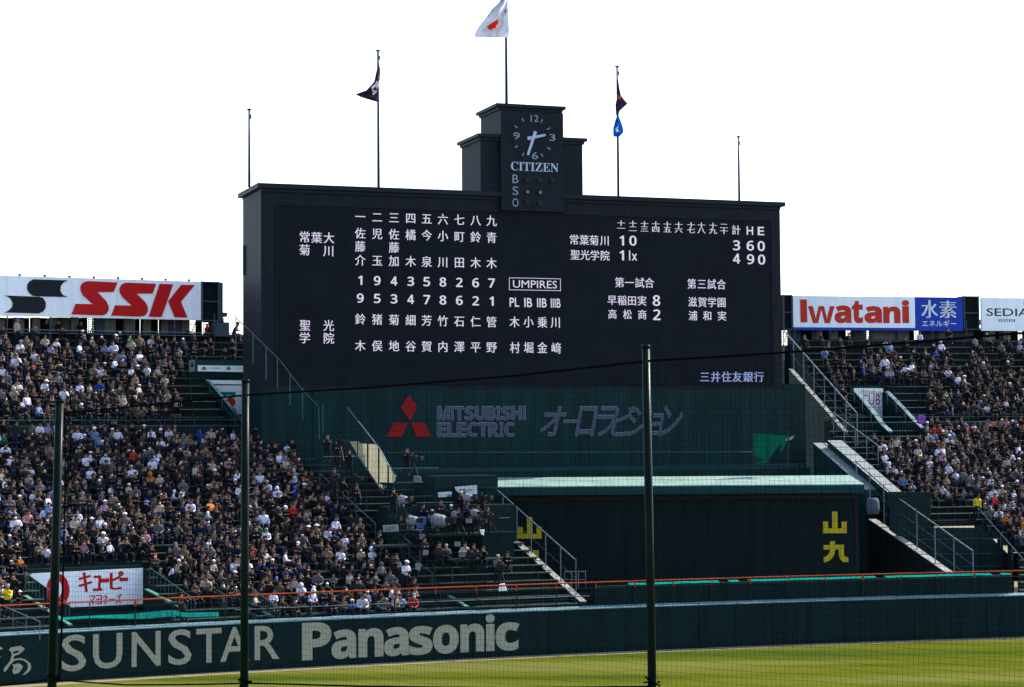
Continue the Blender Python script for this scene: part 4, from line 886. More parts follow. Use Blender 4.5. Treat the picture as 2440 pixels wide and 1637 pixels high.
# front walkway rails
fr_ = empty('walkway_rail', pos(s_px(600, 1.6, 3), 1.6, 2.2), 'thin pale rail along the front row of the left stand', 'railing')
a, c = s_px(560, 1.6, 3.1), s_px(1405, 1.6, 3.1); mb = MB(); mb.tube([pos(a+(c-a)*i/24, 1.6, 3.1) for i in range(25)], .025, 5); mb.build('top_rail', 'steel', fr_)
t = a
while t < c: mb = MB(); mb.tube([pos(t, 1.6, 1.2), pos(t, 1.6, 3.1)], .02, 5); mb.build('post', 'rail_dark', fr_); t += 2.0

# ------------------------------------------------------------------ people
def person_mat(attr):
    m = bpy.data.materials.new('clothing' if not attr else 'crowd clothing'); m.use_nodes = True; n = m.node_tree; b = n.nodes['Principled BSDF']; b.inputs['Roughness'].default_value = .85; b.inputs['Specular IOR Level'].default_value = .15
    if attr: a = n.nodes.new('ShaderNodeAttribute'); a.attribute_name = 'Col'; n.links.new(a.outputs['Color'], b.inputs['Base Color'])
    else: a = n.nodes.new('ShaderNodeObjectInfo'); n.links.new(a.outputs['Color'], b.inputs['Base Color'])
    return m
M['cloth_obj'] = person_mat(False); M['cloth_attr'] = person_mat(True)
SKIN = (.27, .14, .092); M['skin'] = paint('skin', SKIN, .6, .12, 8); 
M['trouser'] = paint('dark trousers', (.010, .011, .017), .85, .3, 3); M['shoe'] = paint('shoes', (.03, .03, .03), .7, .3, 3); M['mask'] = paint('face mask', (.75, .76, .8), .7, .05, 6)
def figure(J, E, R, lab, sub=1):
    me = bpy.data.meshes.new('b'); names = list(J); me.from_pydata([J[k] for k in names], [(names.index(a), names.index(b)) for a, b in E], []); ob = bpy.data.objects.new('b', me); COL.objects.link(ob)
    md = ob.modifiers.new('s', 'SKIN'); md.use_smooth_shade = True
    lay = me.skin_vertices[0] if me.skin_vertices else None
    if lay is None:
        bm = bmesh.new(); bm.from_mesh(me); bm.verts.layers.skin.verify(); bm.to_mesh(me); bm.free(); lay = me.skin_vertices[0]
    for i, k in enumerate(names): r = R[k]; lay.data[i].radius = r if isinstance(r, tuple) else (r, r); lay.data[i].use_root = (k == 'pelvis')
    if sub: sd = ob.modifiers.new('u', 'SUBSURF'); sd.levels = sub
    ev = bpy.data.meshes.new_from_object(ob.evaluated_get(bpy.context.evaluated_depsgraph_get())); bpy.data.objects.remove(ob)
    ev.materials.clear()
    for k in ('cloth_obj', 'skin', 'trouser', 'shoe'): ev.materials.append(M[k])
    segs = [(Vector(J[a]), Vector(J[b]), lab.get((a, b), 0)) for a, b in E]
    for p in ev.polygons:
        c = p.center; best = 9; mi = 0
        for a, b, l in segs:
            ab = b-a; t = max(0, min(1, (c-a).dot(ab)/max(1e-9, ab.length_squared))); dd = (a+ab*t-c).length
            if dd < best: best = dd; mi = l
        p.material_index = mi; p.use_smooth = True
    return ev
def make_pose(stand, lean, arms, rnd):
    hz = .92 if stand else .47; J = {}; R = {}
    J['pelvis'] = (0, 0, hz); R['pelvis'] = (.15, .12)
    J['belly'] = (0, -.02-lean*.3, hz+.18); R['belly'] = (.145, .105)
    J['chest'] = (0, -.02-lean*.8, hz+.38); R['chest'] = (.165, .11)
    J['neck'] = (0, -.03-lean*1.1, hz+.53); R['neck'] = .055
    J['jaw'] = (0, -.06-lean*1.2, hz+.61); R['jaw'] = (.068, .075)
    J['head'] = (0, -.045-lean*1.25, hz+.70); R['head'] = (.083, .095)
    J['crown'] = (0, -.03-lean*1.25, hz+.78); R['crown'] = .055
    E = [('pelvis', 'belly'), ('belly', 'chest'), ('chest', 'neck'), ('neck', 'jaw'), ('jaw', 'head'), ('head', 'crown')]; L = {('neck', 'jaw'): 1, ('jaw', 'head'): 1, ('head', 'crown'): 1}
    for sgn, s_ in ((-1, 'l'), (1, 'r')):
        J[s_+'sh'] = (sgn*.19, -.02-lean*.9, hz+.45); R[s_+'sh'] = .062; E.append(('chest', s_+'sh'))
        a = arms if not isinstance(arms, tuple) else arms[0 if sgn < 0 else 1]
        if a == 'lap': el, ha = (sgn*.25, -.10-lean*.6, hz+.20), (sgn*.10, -.32-lean*.5, hz+.14)
        elif a == 'up': el, ha = (sgn*.27, -.18-lean*.6, hz+.35), (sgn*.09, -.25-lean, hz+.62)
        elif a == 'side': el, ha = (sgn*.25, -.02, hz+.18), (sgn*.25, -.10, hz-.06)
        elif a == 'cross': el, ha = (sgn*.25, -.10-lean*.6, hz+.22), (-sgn*.06, -.24-lean*.7, hz+.27)
        elif a == 'face': el, ha = (sgn*.22, -.20-lean*.6, hz+.24), (sgn*.05, -.20-lean*1.2, hz+.52)
        else: el, ha = (sgn*.24, -.22-lean*.6, hz+.26), (sgn*.16, -.45, hz+.36)
        J[s_+'el'] = el; R[s_+'el'] = .047; J[s_+'wr'] = ha; R[s_+'wr'] = .034
        hd = (Vector(ha)-Vector(el)).normalized()*.09; J[s_+'ha'] = tuple(Vector(ha)+hd); R[s_+'ha'] = (.04, .022)
        E += [(s_+'sh', s_+'el'), (s_+'el', s_+'wr'), (s_+'wr', s_+'ha')]; L[(s_+'wr', s_+'ha')] = 1
        J[s_+'hip'] = (sgn*.10, -.03, hz-.03); R[s_+'hip'] = .095
        if stand: kn, an, to = (sgn*.11, -.03, .50), (sgn*.12, .02, .09), (sgn*.14, -.12, .05)
        else: kn, an, to = (sgn*(.12+rnd*.05), -.44, .47), (sgn*(.11+rnd*.04), -.40, .10), (sgn*.13, -.54, .05)
        J[s_+'kn'] = kn; R[s_+'kn'] = .066; J[s_+'an'] = an; R[s_+'an'] = .045; J[s_+'to'] = to; R[s_+'to'] = (.045, .03)
        E += [('pelvis', s_+'hip'), (s_+'hip', s_+'kn'), (s_+'kn', s_+'an'), (s_+'an', s_+'to')]
        L[(s_+'hip', s_+'kn')] = 2; L[(s_+'kn', s_+'an')] = 2; L[(s_+'an', s_+'to')] = 3; L[('pelvis', s_+'hip')] = 2
    return J, E, R, L, (J['head'], hz)
POSES = []
for stand, lean, arms, rnd in ((0, .05, 'lap', 0), (0, .14, 'lap', 1), (0, .03, 'cross', 0), (0, .08, 'face', .6), (0, .04, ('up', 'lap'), .3), (0, .20, 'cross', 1), (0, .0, 'side', .2), (1, .02, 'side', 0), (1, .04, 'cross', 0), (1, .05, 'fwd', 0), (1, .03, 'up', 0)):
    J, E, R, L, hd = make_pose(stand, lean, arms, rnd); R = {k: (tuple(x*1.17 for x in v) if isinstance(v, tuple) else v*1.17) for k, v in R.items()}; ev = figure(J, E, R, L, 1); lo = figure(J, E, R, L, 0)
    ev.name = 'person_body'; POSES.append(dict(mesh=ev, low=lo, head=Vector(hd[0]), stand=stand, arms=arms))
def ell(c, r, lo, hi, n=10, m=5, flat=None):
    """partial ellipsoid from latitude lo to hi"""
    V = []; Fc = []
    for j in range(m+1):
        la = lo+(hi-lo)*j/m
        for i in range(n): an = 2*pi*i/n; V.append((c[0]+r[0]*cos(la)*cos(an), c[1]+r[1]*cos(la)*sin(an), c[2]+r[2]*sin(la)))
    for j in range(m):
        for i in range(n): Fc.append((j*n+i, j*n+(i+1) % n, (j+1)*n+(i+1) % n, (j+1)*n+i))
    return V, Fc
def mk(name, parts, mat):
    V = []; Fc = []
    for v, f in parts: b_ = len(V); V += v; Fc += [tuple(b_+i for i in q) for q in f]
    me = bpy.data.meshes.new(name); me.from_pydata(V, [], Fc); me.materials.append(M[mat]); me.polygons.foreach_set('use_smooth', [True]*len(Fc)); me.update(); return me
HEADS = {'hair': mk('hair', [ell((0, .015, .025), (.100, .115, .105), -.15, pi/2)], 'cloth_obj'),
         'long hair': mk('hair', [ell((0, .02, .025), (.104, .115, .105), -.15, pi/2), ell((0, .06, -.06), (.105, .07, .17), -1.1, .9, 8, 4)], 'cloth_obj'),
         'cap': mk('cap', [ell((0, .01, .035), (.100, .112, .095), -.05, pi/2), ell((0, -.11, .035), (.075, .085, .012), -pi/2, pi/2, 8, 2)], 'cloth_obj'),
         'sun hat': mk('hat', [ell((0, .01, .035), (.102, .112, .10), 0, pi/2), ell((0, 0, .035), (.175, .185, .02), -pi/2, pi/2, 12, 2)], 'cloth_obj'),
         'hood': mk('hood', [ell((0, .025, -.01), (.125, .125, .155), -.9, pi/2, 10, 6)], 'cloth_obj')}
MASK = mk('mask', [ell((0, -.085, -.045), (.062, .035, .045), -1.2, 1.2, 8, 3)], 'mask')
TOPS = [('black', (.006, .006, .008), 38), ('charcoal', (.017, .018, .021), 15), ('navy', (.006, .010, .028), 13), ('dark brown', (.018, .012, .010), 6), ('white', (.48, .48, .60), 9.5), ('cream', (.30, .25, .20), 4.5), ('beige', (.12, .09, .07), 4), ('grey', (.085, .085, .10), 8),
        ('khaki', (.045, .042, .032), 3), ('pale blue', (.12, .19, .36), 1.8), ('pink', (.26, .13, .15), 1.3), ('red', (.32, .015, .012), .5), ('blue', (.010, .035, .20), .9), ('yellow', (.52, .40, .015), .05), ('orange', (.40, .11, .01), .25), ('green', (.01, .12, .05), .35), ('lilac', (.15, .12, .22), .7)]
TD = {t[0]: t[1] for t in TOPS}
HATS = [('white', (.68, .68, .72)), ('black', (.012, .012, .015)), ('navy', (.012, .018, .06)), ('beige', (.38, .30, .2)), ('grey', (.2, .2, .22)), ('red', (.5, .03, .02)), ('blue', (.05, .12, .5))]
HAIRC = [(.008, .007, .007), (.010, .008, .007), (.022, .012, .008), (.05, .027, .014)]
def wchoice(r): t = r.random()*sum(x[2] for x in TOPS); 
def pick_top(r):
    t = r.random()*sum(x[2] for x in TOPS)
    for n_, c_, w_ in TOPS:
        t -= w_
        if t <= 0: return n_, c_
    return TOPS[0][:2]
rn = random.Random(11); CROWD = []; grp = {}
def mkp(s, d, z, k, pose=None, top=None, headw=None, hatc=None, mask=None, where=None, rz=None, fixed=False):
    t = (top, TD[top]) if top else pick_top(rn)
    h = headw or rn.choices(['hair', 'long hair', 'cap', 'sun hat', 'hood'], [56, 23, 14, 3, 4])[0]
    hc = dict(HATS)[hatc] if hatc else None; hn = hatc
    if h in ('cap', 'sun hat') and hc is None: hn, hc = rn.choices(HATS, [30, 30, 12, 10, 8, 3, 4])[0]
    if h == 'hood': hn, hc = t
    if h in ('hair', 'long hair'): hc = rn.choice(HAIRC); hn = 'dark'
    if pose is None: pose = rn.choices(range(7), [5, 4, 4, 3, 2, 3, 2])[0]
    sk = rn.choice((.80, .9, .95, 1.0, 1.03, 1.07, 1.1))*rn.uniform(.96, 1.04)
    n_ = N0(s); base = atan2(n_.y, n_.x)-pi/2
    return dict(s=s, d=d, z=z, k=k, pose=pose, top=t, head=h, hc=hc, hn=hn, mask=(rn.random() < .12 if mask is None else mask), rz=base+(rn.gauss(0, .5) if rz is None else rz)+.18, sc=sk, where=where, P=pos(s, d, z), fixed=fixed, tx=rn.gauss(0, .07), ty=rn.gauss(0, .10), wx=rn.uniform(.92, 1.24))
# rows filled at random inside the crowd's outline
LCR = [(0, 1005), (3, 985), (5, 955), (7, 905), (10, 865), (15, 765), (18, 732), (22, 700), (25, 685)]
RCL = [(0, 2500), (5, 2450), (8, 2390), (10, 2345), (12, 2305), (13, 2150), (20, 2085), (25, 2040)]
def holes(px, py, k, side):
    if side == 'L':
        if k < 5 and 40 < px < 440: return True
        if k < 2 and px < 640: return rn.random() < .8
        if 430 < px < 610 and 850 < py < 1025: return True
        if 360 < px < 430 and 1262 < py < 1305: return True
        if k > NL and px > 558: return True
    else:
        if 2020 < px < 2205 and 900 < py < 1045: return True
        if k < 13 and px < 2310 and py > 1165: return True
        if px < 1935+ (py-800)*.45: return True
    return False
for side in 'LR':
    for k, d0, d1, z, a, c in RO[side]:
        if k == NL or k == NL+NU: continue
        t = a+rn.uniform(0, .4); up = k > NL
        while t < c:
            d = d0+.50; P_ = pos(t, d, z+.9); px, py = proj(P_)
            inside_ = (px < lerpt(LCR, k) if not up else px < 560) if side == 'L' else (px > lerpt(RCL, k) if not up else px > 1895)
            j = k-NL
            dens = .95
            if side == 'L' and up: dens = 1.0-.035*max(0, j-5) 
            if side == 'L' and up and j >= 11: dens = .18
            if side == 'R': dens = (.93 if not up else .78-.035*max(0, j-5)); 
            if side == 'R' and up and j >= 11: dens = .15
            gkey = (side, k//2, int(px/55)); cl = .5+.5*sin(px*.013+k*.7)*sin(k*.31+px*.004); grp[gkey] = grp.get(gkey) if gkey in grp else rn.random()
            if grp[gkey] < .07: dens *= .35
            dens *= .86+.28*cl if not up else .65+.6*cl
            if any(sd == side and ha-.3 < t < hb+.3 and d0 >= dl-.3 and d1 <= dh+.9 for sd, ha, hb, dl, dh, fl in HOLES): t += .4; continue
            if inside_ and -150 < px < 2800 and not holes(px, py, k, side) and rn.random() < dens:
                st_ = rn.random() < (.012 if not up else .02)
                p_ = mkp(t+rn.uniform(-.07, .07), d+rn.uniform(-.10, .08)-(.0 if not st_ else .2), z+rn.uniform(-.05, .09), k, pose=rn.choice((7, 8, 9)) if st_ else None); p_['side'] = side; CROWD.append(p_)
            t += rn.uniform(.45, .53) if not up else rn.uniform(.5, .62)
# people the photograph shows clearly: pixel of the head
SPEC = [(15, 1385, 'L', 9, 'yellow', 'cap', 'grey', 'steward in a bright yellow jacket standing at the far left front'),
        (500, 1190, 'L', 0, 'orange', 'hair', None, 'spectator in a bright orange top left of the middle net pole'), (359, 1118, 'L', 0, 'orange', 'hood', None, 'spectator with an orange hood up in the left crowd'),
        (694, 1198, 'L', 2, 'red', 'hair', None, 'spectator in a bright red jacket high in the left crowd'), (904, 1300, 'L', 2, 'red', 'cap', 'white', 'spectator in a red jacket and mask at the crowd edge'),
        (888, 1295, 'L', 2, 'white', 'hood', None, 'spectator with a white hood up beside the red jacket'), (978, 1418, 'L', 1, 'red', 'cap', 'grey', 'masked person in a red tracksuit at the front row end'),
        (937, 1320, 'L', 8, 'charcoal', 'hair', None, 'man in a grey sweater standing at the right edge of the crowd'), (960, 1335, 'L', 8, 'white', 'cap', 'white', 'man in white with arms folded at the gate rail'),
        (716, 1390, 'L', 3, 'white', 'hood', None, 'person under a white towel in the front rows'), (738, 1402, 'L', 1, 'white', 'hood', None, 'second person draped in a white towel at the front'), (750, 1378, 'L', 4, 'green', 'cap', 'white', 'spectator in a green jacket near the front'),
        (138, 855, 'L', 0, 'yellow', 'hair', None, 'spectator in a yellow sweater in the upper left deck'), (315, 795, 'L', 8, 'cream', 'hair', None, 'person in a cream top standing high in the left stand'), (40, 758, 'L', 7, 'cream', 'cap', 'blue', 'person in cream and a blue cap at the top left rail'),
        (425, 915, 'L', 9, 'navy', 'hair', None, 'person in navy beside the left stairwell'), (190, 905, 'L', 0, 'white', 'hair', None, 'spectator in a white shirt in the upper left deck centre'),
        (2322, 1175, 'R', 7, 'yellow', 'hair', None, 'steward in a yellow vest at the left edge of the right crowd'), (2435, 1240, 'R', 0, 'orange', 'cap', 'grey', 'spectator in an orange jacket at the right edge'),
        (2107, 850, 'R', 7, 'white', 'hair', None, 'person in a white shirt with a strap standing in the upper right deck'), (2058, 868, 'R', 7, 'blue', 'hair', None, 'person in blue standing near the right stairwell'), (1918, 800, 'R', 7, 'black', 'hair', None, 'man in a dark suit standing under the right billboard'),
        (2243, 1080, 'R', 0, 'pink', 'hood', None, 'spectator in a pink hood in the right stand'), (2135, 1030, 'R', 7, 'cream', 'long hair', None, 'person in cream standing at the right walkway rail')]
for px, py, side, pose, top, hw, hatc, lab in SPEC:
    P_ = POSES[pose]; s_, d_ = deck(px, py, P_['head'].z); zf_ = None
    best = min((r for r in RO[side]), key=lambda r: abs(r[1]+.45-d_)); k, d0, d1, z, a, c = best; d_ = d0+(.5 if not P_['stand'] else .35); s_ = s_px(px, d_, z+P_['head'].z)
    CROWD = [q for q in CROWD if (q['P']-pos(s_, d_, z)).length > .42]
    q = mkp(s_, d_, z, k, pose, top, hw, hatc, mask=('mask' in lab), where=lab, fixed=True); q['side'] = side; CROWD.append(q)
# crews on the platforms
def on_frame(px, py_head, Y, pose, top, hw, hatc, lab, fr_z=None):
    P_ = POSES[pose]; p = at_y(px, py_head, Y); q = dict(s=0, d=0, z=0, k=99, pose=pose, top=(top, TD[top]), head=hw, hc=dict(HATS)[hatc] if hatc else HAIRC[0], hn=hatc or 'dark', mask=False, rz=rn.uniform(-.3, .3)+.3, sc=1.0, where=lab, P=Vector((p.x, p.y, p.z-P_['head'].z)), fixed=True, side='C', tx=0, ty=0, wx=1.1)
    CROWD.append(q); return q
CREW = [(780, 1040, 126.6, 9, 'navy', 'cap', 'black', 'camera operator in dark clothes at the left end of the scaffold'), (803, 1052, 126.4, 8, 'black', 'hair', None, 'camera assistant in black on the scaffold platform'), (969, 1072, 125.6, 9, 'black', 'cap', 'black', 'camera operator standing below the red emblem'),
        (937, 1168, 119.6, 9, 'black', 'hair', None, 'operator in black behind the camera beside the crowd'), (1028, 1218, 122.3, 9, 'grey', 'cap', 'grey', 'operator behind the large white covered camera'), (1075, 1206, 122.4, 8, 'black', 'cap', 'white', 'crew member in black with a white cap among the cameras'),
        (1098, 1175, 122.8, 9, 'black', 'cap', 'beige', 'operator with an orange lit cap under the white sign'), (1122, 1218, 122.1, 9, 'navy', 'cap', 'white', 'operator in navy with a white cap right of the cameras'), (1147, 1180, 122.8, 9, 'black', 'cap', 'black', 'rightmost operator behind a raised camera'),
        (980, 1182, 124, 0, 'dark brown', 'hair', None, 'crew member sitting below the raised platform'), (1062, 1300, 118.6, 5, 'grey', 'cap', 'grey', 'photographer crouching on the front platform'), (1105, 1296, 118.5, 5, 'cream', 'hair', None, 'photographer in a pale top beside the front monitor'), (1185, 1326, 117.4, 9, 'grey', 'cap', 'beige', 'camera operator in grey among the empty front benches'),
        (845, 1158, 122.0, 5, 'black', 'hair', None, 'photographer bending over equipment below the scaffold'), (832, 1075, 126.2, 9, 'black', 'hair', None, 'operator hidden behind the dark camera on the scaffold')]
for i, (x_, y_, Y_) in enumerate(((1008, 1205, 122.6), (1050, 1196, 122.9), (1088, 1212, 122.5), (1110, 1205, 122.8), (1136, 1206, 122.6), (1160, 1212, 122.2), (1010, 1285, 119.2), (1040, 1296, 118.9), (1128, 1300, 118.3), (1150, 1306, 118.0), (1000, 1262, 120.4), (955, 1232, 119.4), (1205, 1318, 117.6), (795, 1120, 124.5), (815, 1145, 123.5))):
    CREW.append((x_, y_, Y_, (9, 8, 5, 9, 3)[i % 5], ('black', 'charcoal', 'black', 'navy', 'black')[i % 5], ('hair', 'cap')[i % 2], (None, 'black')[i % 2], ('stooping', 'dark clad', 'busy', 'standing', 'waiting')[i % 5]+' crew member '+('left of the white sign', 'under the white sign', 'behind the largest white camera', 'right of the largest white camera', 'near the monitor', 'beside the green cabinet', 'on the low platform left side', 'on the low platform right side', 'beside the grey storage box', 'right of the grey storage box', 'below the blue sheet', 'near the grey equipment case', 'behind the front tripod camera', 'under the scaffold deck', 'at the scaffold foot')[i]))
for c_ in CREW: on_frame(*c_)
def dist(q): return (q['P']-Vector((0, 0, EYE))).length
CROWD.sort(key=lambda q: (0 if q['fixed'] else 1, dist(q)))
IND, REST = CROWD[:300], CROWD[300:]
ordn = ['front', 'second', 'third', 'fourth', 'fifth', 'sixth', 'seventh', 'eighth', 'ninth', 'tenth', 'eleventh', 'twelfth', 'thirteenth', 'fourteenth']
def place_words(q):
    px = proj(q['P'])[0]
    return px
seen = set(); ZONE = [(30, 'at the left edge'), (75, 'above the painted character'), (118, 'left of the first pole'), (165, 'behind the first pole'), (215, 'above the first S'), (258, 'above the U left side'), (300, 'above the U right side'), (348, 'above the N left side'), (392, 'above the N right side'),
        (428, 'above the second S'), (462, 'right of the second S'), (495, 'above the T left side'), (527, 'above the T right side'), (570, 'above the A'), (600, 'behind the middle pole'), (635, 'above the R left side'), (670, 'above the R right side'), (718, 'between R and P'), (752, 'above the P left side'), (790, 'above the P right side'),
        (850, 'above the first a'), (913, 'above the first n'), (973, 'above the second a'), (1030, 'above the small s'), (1092, 'above the o'), (1157, 'above the second n'), (1250, 'above the last c'), (9999, 'in the right stand')]
rowmap = {}
for q in CROWD:
    if not q['fixed']: rowmap.setdefault((q['side'], q['k']), []).append(q)
for kk, L_ in rowmap.items():
    L_.sort(key=lambda q: q['s'])
for q in IND:
    p_ = POSES[q['pose']]; bo = bpy.data.objects.new('person', p_['mesh']); COL.objects.link(bo); bo.location = q['P']; bo.rotation_euler = (q['tx'], q['ty'], q['rz']); bo.scale = (q['sc']*q['wx'], q['sc']*q['wx'], q['sc'])
    v = random.Random(int(q['P'].x*1000)).uniform(.85, 1.15); bo.color = (*[min(1, c*v) for c in q['top'][1]], 1)
    if q['where']: lab = q['where']
    else:
        px = proj(q['P'])[0]; L_ = rowmap[(q['side'], q['k'])]; i_ = L_.index(q); hd_ = {'hair': 'dark hair', 'long hair': 'long hair', 'cap': q['hn']+' cap', 'sun hat': q['hn']+' hat', 'hood': 'hood up'}[q['head']]
        rw = ordn[q['k']] if q['k'] < len(ordn) else ordn[-1]; zn_ = [z for e, z in ZONE if px < e][0]
        lab = f"{q['top'][0]} top{', mask' if q['mask'] else ''}, {hd_}, {rw} row, {zn_}"
        if lab in seen:
            nb_ = L_[i_-1]['top'][0] if i_ else 'nobody'; lab2 = f"{lab}, right of {nb_} top" if nb_ != 'nobody' else f"{lab}, at row end"
            if lab2 in seen: nb2 = L_[i_+1]['top'][0] if i_+1 < len(L_) else 'gap'; lab2 = f"{lab}, between {nb_} and {nb2}"
            lab = lab2
        seen.add(lab)
    tag(bo, lab, 'person', 'spectators in the stands' if q['side'] != 'C' else 'television crew on the platforms')
    ho = bpy.data.objects.new('hair' if 'hair' in q['head'] else q['head'].replace('sun ', ''), HEADS[q['head']]); COL.objects.link(ho); ho.parent = bo; ho.location = p_['head']; ho.color = (*q['hc'], 1)
    if q['mask']: mo = bpy.data.objects.new('mask', MASK); COL.objects.link(mo); mo.parent = bo; mo.location = p_['head']
import numpy as np
def arr(me):
    v = np.array([tuple(p.co) for p in me.vertices], dtype=np.float64); tri = []; mi = []
    for p in me.polygons:
        vs = list(p.vertices)
        for i in range(1, len(vs)-1): tri.append((vs[0], vs[i], vs[i+1])); mi.append(p.material_index)
    return v, np.array(tri, dtype=np.int64), np.array(mi, dtype=np.int64)
PA = [arr(p['low']) for p in POSES]
_hires = [arr(p['mesh']) for p in POSES]
HA = {k: arr(v) for k, v in HEADS.items()}; MA_ = arr(MASK)
VV, TT, CC = [], [], []; nb = 0; r5 = random.Random(5)
for q in REST:
    v, t, mi = _hires[q['pose']]; hp = np.array(POSES[q['pose']]['head']); tr = r5.choice([(.02, .022, .03), (.012, .014, .03), (.022, .02, .018), (.012, .02, .045), (.05, .042, .03)])
    vv = r5.uniform(.85, 1.15); sk = r5.uniform(.8, 1.1); col = np.array([[min(1, c*vv) for c in q['top'][1]], [c*sk for c in SKIN], tr, (.05, .05, .05)])
    parts = [(v, t, col[mi])]; hv, ht, _ = HA[q['head']]; parts.append((hv+hp, ht, np.tile(np.array(q['hc']), (len(ht), 1))))
    if q['mask']: parts.append((MA_[0]+hp, MA_[1], np.tile(np.array((.75, .76, .8)), (len(MA_[1]), 1))))
    ca, sa = cos(q['rz']), sin(q['rz']); Rm = np.array((Matrix.Rotation(q['rz'], 3, 'Z') @ Matrix.Rotation(q['ty'], 3, 'Y') @ Matrix.Rotation(q['tx'], 3, 'X')))*q['sc'] @ np.diag((q['wx'], q['wx'], 1.0))
    for pv, pt_, pc in parts: VV.append(pv @ Rm.T + np.array(q['P'])); TT.append(pt_+nb); CC.append(pc); nb += len(pv)
VV = np.concatenate(VV); TT = np.concatenate(TT); CC = np.concatenate(CC)
me = bpy.data.meshes.new('crowd'); me.vertices.add(len(VV)); me.vertices.foreach_set('co', VV.ravel().astype(np.float32)); me.loops.add(len(TT)*3); me.polygons.add(len(TT))
me.loops.foreach_set('vertex_index', TT.ravel().astype(np.int32)); me.polygons.foreach_set('loop_start', np.arange(0, len(TT)*3, 3, dtype=np.int32)); me.update(calc_edges=True)
at = me.attributes.new('Col', 'FLOAT_COLOR', 'FACE'); at.data.foreach_set('color', np.concatenate([CC, np.ones((len(CC), 1))], 1).ravel().astype(np.float32)); me.materials.append(M['cloth_attr'])
me.polygons.foreach_set('use_smooth', [True]*len(TT))
oc = bpy.data.objects.new('crowd', me); COL.objects.link(oc); tag(oc, 'dense crowd of seated spectators filling the farther rows', 'crowd', None, 'stuff')
print('CROWD', len(IND), len(REST), 'tris', len(TT))

# ------------------------------------------------------------------ television cameras and kit
def tvcam(px, py, Y, rz, lab, cover='equip', sc=1.0, tri=1.15, hood='equip'):
    c = at_y(px, py, Y); r_ = empty('television_camera', c-Vector((0, 0, tri)), lab, 'camera'); R_ = Matrix.Rotation(rz, 3, 'Z')
    def bx(name, ce, di, mat):
        mb = MB(); mb.cube(c+R_ @ (Vector(ce)*sc), [v*sc for v in di], 0, rz); o = mb.build(name, mat, r_); md = o.modifiers.new('b', 'BEVEL'); md.width = .02; md.segments = 2; return o
    if cover != 'equip':
        mb = MB(); ys_ = [.22, .18, .08, -.05, -.20, -.32, -.38]; rs_ = [.08, .20, .27, .28, .26, .23, .22]
        mb.tube([c+R_ @ (Vector((0, y_, .03*sin(y_*9)))*sc) for y_ in ys_], [r__*sc for r__ in rs_], 10); o = mb.build('rain_cover', cover, r_, True); md = o.modifiers.new('s', 'SUBSURF'); md.levels = md.render_levels = 1
        mb = MB(); mb.cube(c+R_ @ (Vector((.05, .05, -.30))*sc), (.12*sc, .30*sc, .22*sc), 0, rz+.2); mb.build('cover_skirt', cover, r_)
    else: bx('camera_body', (0, 0, 0), (.28, .55, .34), cover)
    bx('lens_box', (0, -.50, .0), (.22, .34, .22), 'equip'); bx('lens_hood', (0, -.68, .0), (.32, .10, .26), 'equip'); bx('viewfinder', (.02, .16, .27), (.18, .18, .14), 'equip')
    for k in range(3):
        a = rz+2*pi*k/3+.5; mb = MB(); mb.tube([c-Vector((0, 0, .2*sc)), c+Vector((cos(a)*.5, sin(a)*.5, -tri))], .03, 5); mb.build('tripod_leg', 'equip', r_)
tvcam(812, 1054, 125.3, .5, 'dark television camera on the scaffold platform'); tvcam(985, 1092, 124.6, .9, 'camera on a tripod below the red emblem', tri=1.3)
tvcam(957, 1190, 118.6, 1.0, 'grey covered camera at the edge of the crowd', 'equip_grey'); tvcam(978, 1240, 119.4, 1.2, 'white covered camera left of the blue sheet', 'equip_grey', 1.2)
tvcam(1040, 1240, 120.5, 1.35, 'largest white covered camera with a black hood', 'equip_grey', 1.6, 1.0); tvcam(1112, 1186, 121.6, 1.0, 'pale camera raised under the white sign', 'equip_grey'); tvcam(1150, 1186, 121.8, .9, 'black camera at the right end of the platform')
tvcam(1082, 1226, 121.0, .8, 'white covered camera between the crew members', 'equip_grey', .9); tvcam(1130, 1222, 120.8, .8, 'grey camera right of the monitor', 'equip_grey', .9); tvcam(1195, 1352, 116.6, .8, 'camera on a tripod among the empty benches', 'equip', 1.0, 1.4)
tvcam(848, 1140, 121.5, .7, 'dark camera below the scaffold', 'equip', .9)
for i, (x_, y_, Y_) in enumerate(((1062, 1222, 121.4), (1098, 1238, 120.9), (1140, 1242, 120.6), (1018, 1262, 120.3), (1045, 1316, 117.6), (1122, 1322, 117.2), (798, 1142, 123.0), (1165, 1232, 121.2))):
    tvcam(x_, y_, Y_, .6+.15*i, 'small dark camera '+('below the cap wearing operator', 'in front of the monitor', 'right of the monitor', 'under the blue sheet', 'at the lower paper notice', 'beside the pale storage box', 'under the scaffold deck', 'nearest the tall steel rail')[i], 'equip', .85, .9)
M['blue_sheet'] = paint('blue sheet', (.07, .13, .36), .7, .15, 4)
def kit(name, pts, Y, mat, lab, cat, th=.25):
    fr = Frame(pts[0][0], Y, None); mb = MB(); poly(mb, fr, pts, 0, th); o = tag(mb.build(name, mat), lab, cat); md = o.modifiers.new('b', 'BEVEL'); md.width = .015; md.segments = 1; return o
kit('equipment_case', [(912, 1252), (948, 1250), (949, 1266), (914, 1268)], 118.4, 'equip_grey', 'grey case standing beside the left camera platform', 'case')
kit('blue_sheet', [(996, 1232), (1014, 1231), (1015, 1264), (992, 1266)], 121.6, 'blue_sheet', 'blue sheet hanging between two white covered cameras', 'sheet', .1)
kit('monitor', [(1110, 1236), (1125, 1236), (1125, 1246), (1110, 1246)], 120.4, 'equip_grey', 'small monitor with an orange edge among the cameras', 'monitor')
kit('paper_notice', [(1083, 1291), (1097, 1291), (1097, 1302), (1083, 1302)], 118.9, 'white_dirty', 'square paper notice on the front platform', 'notice', .02)
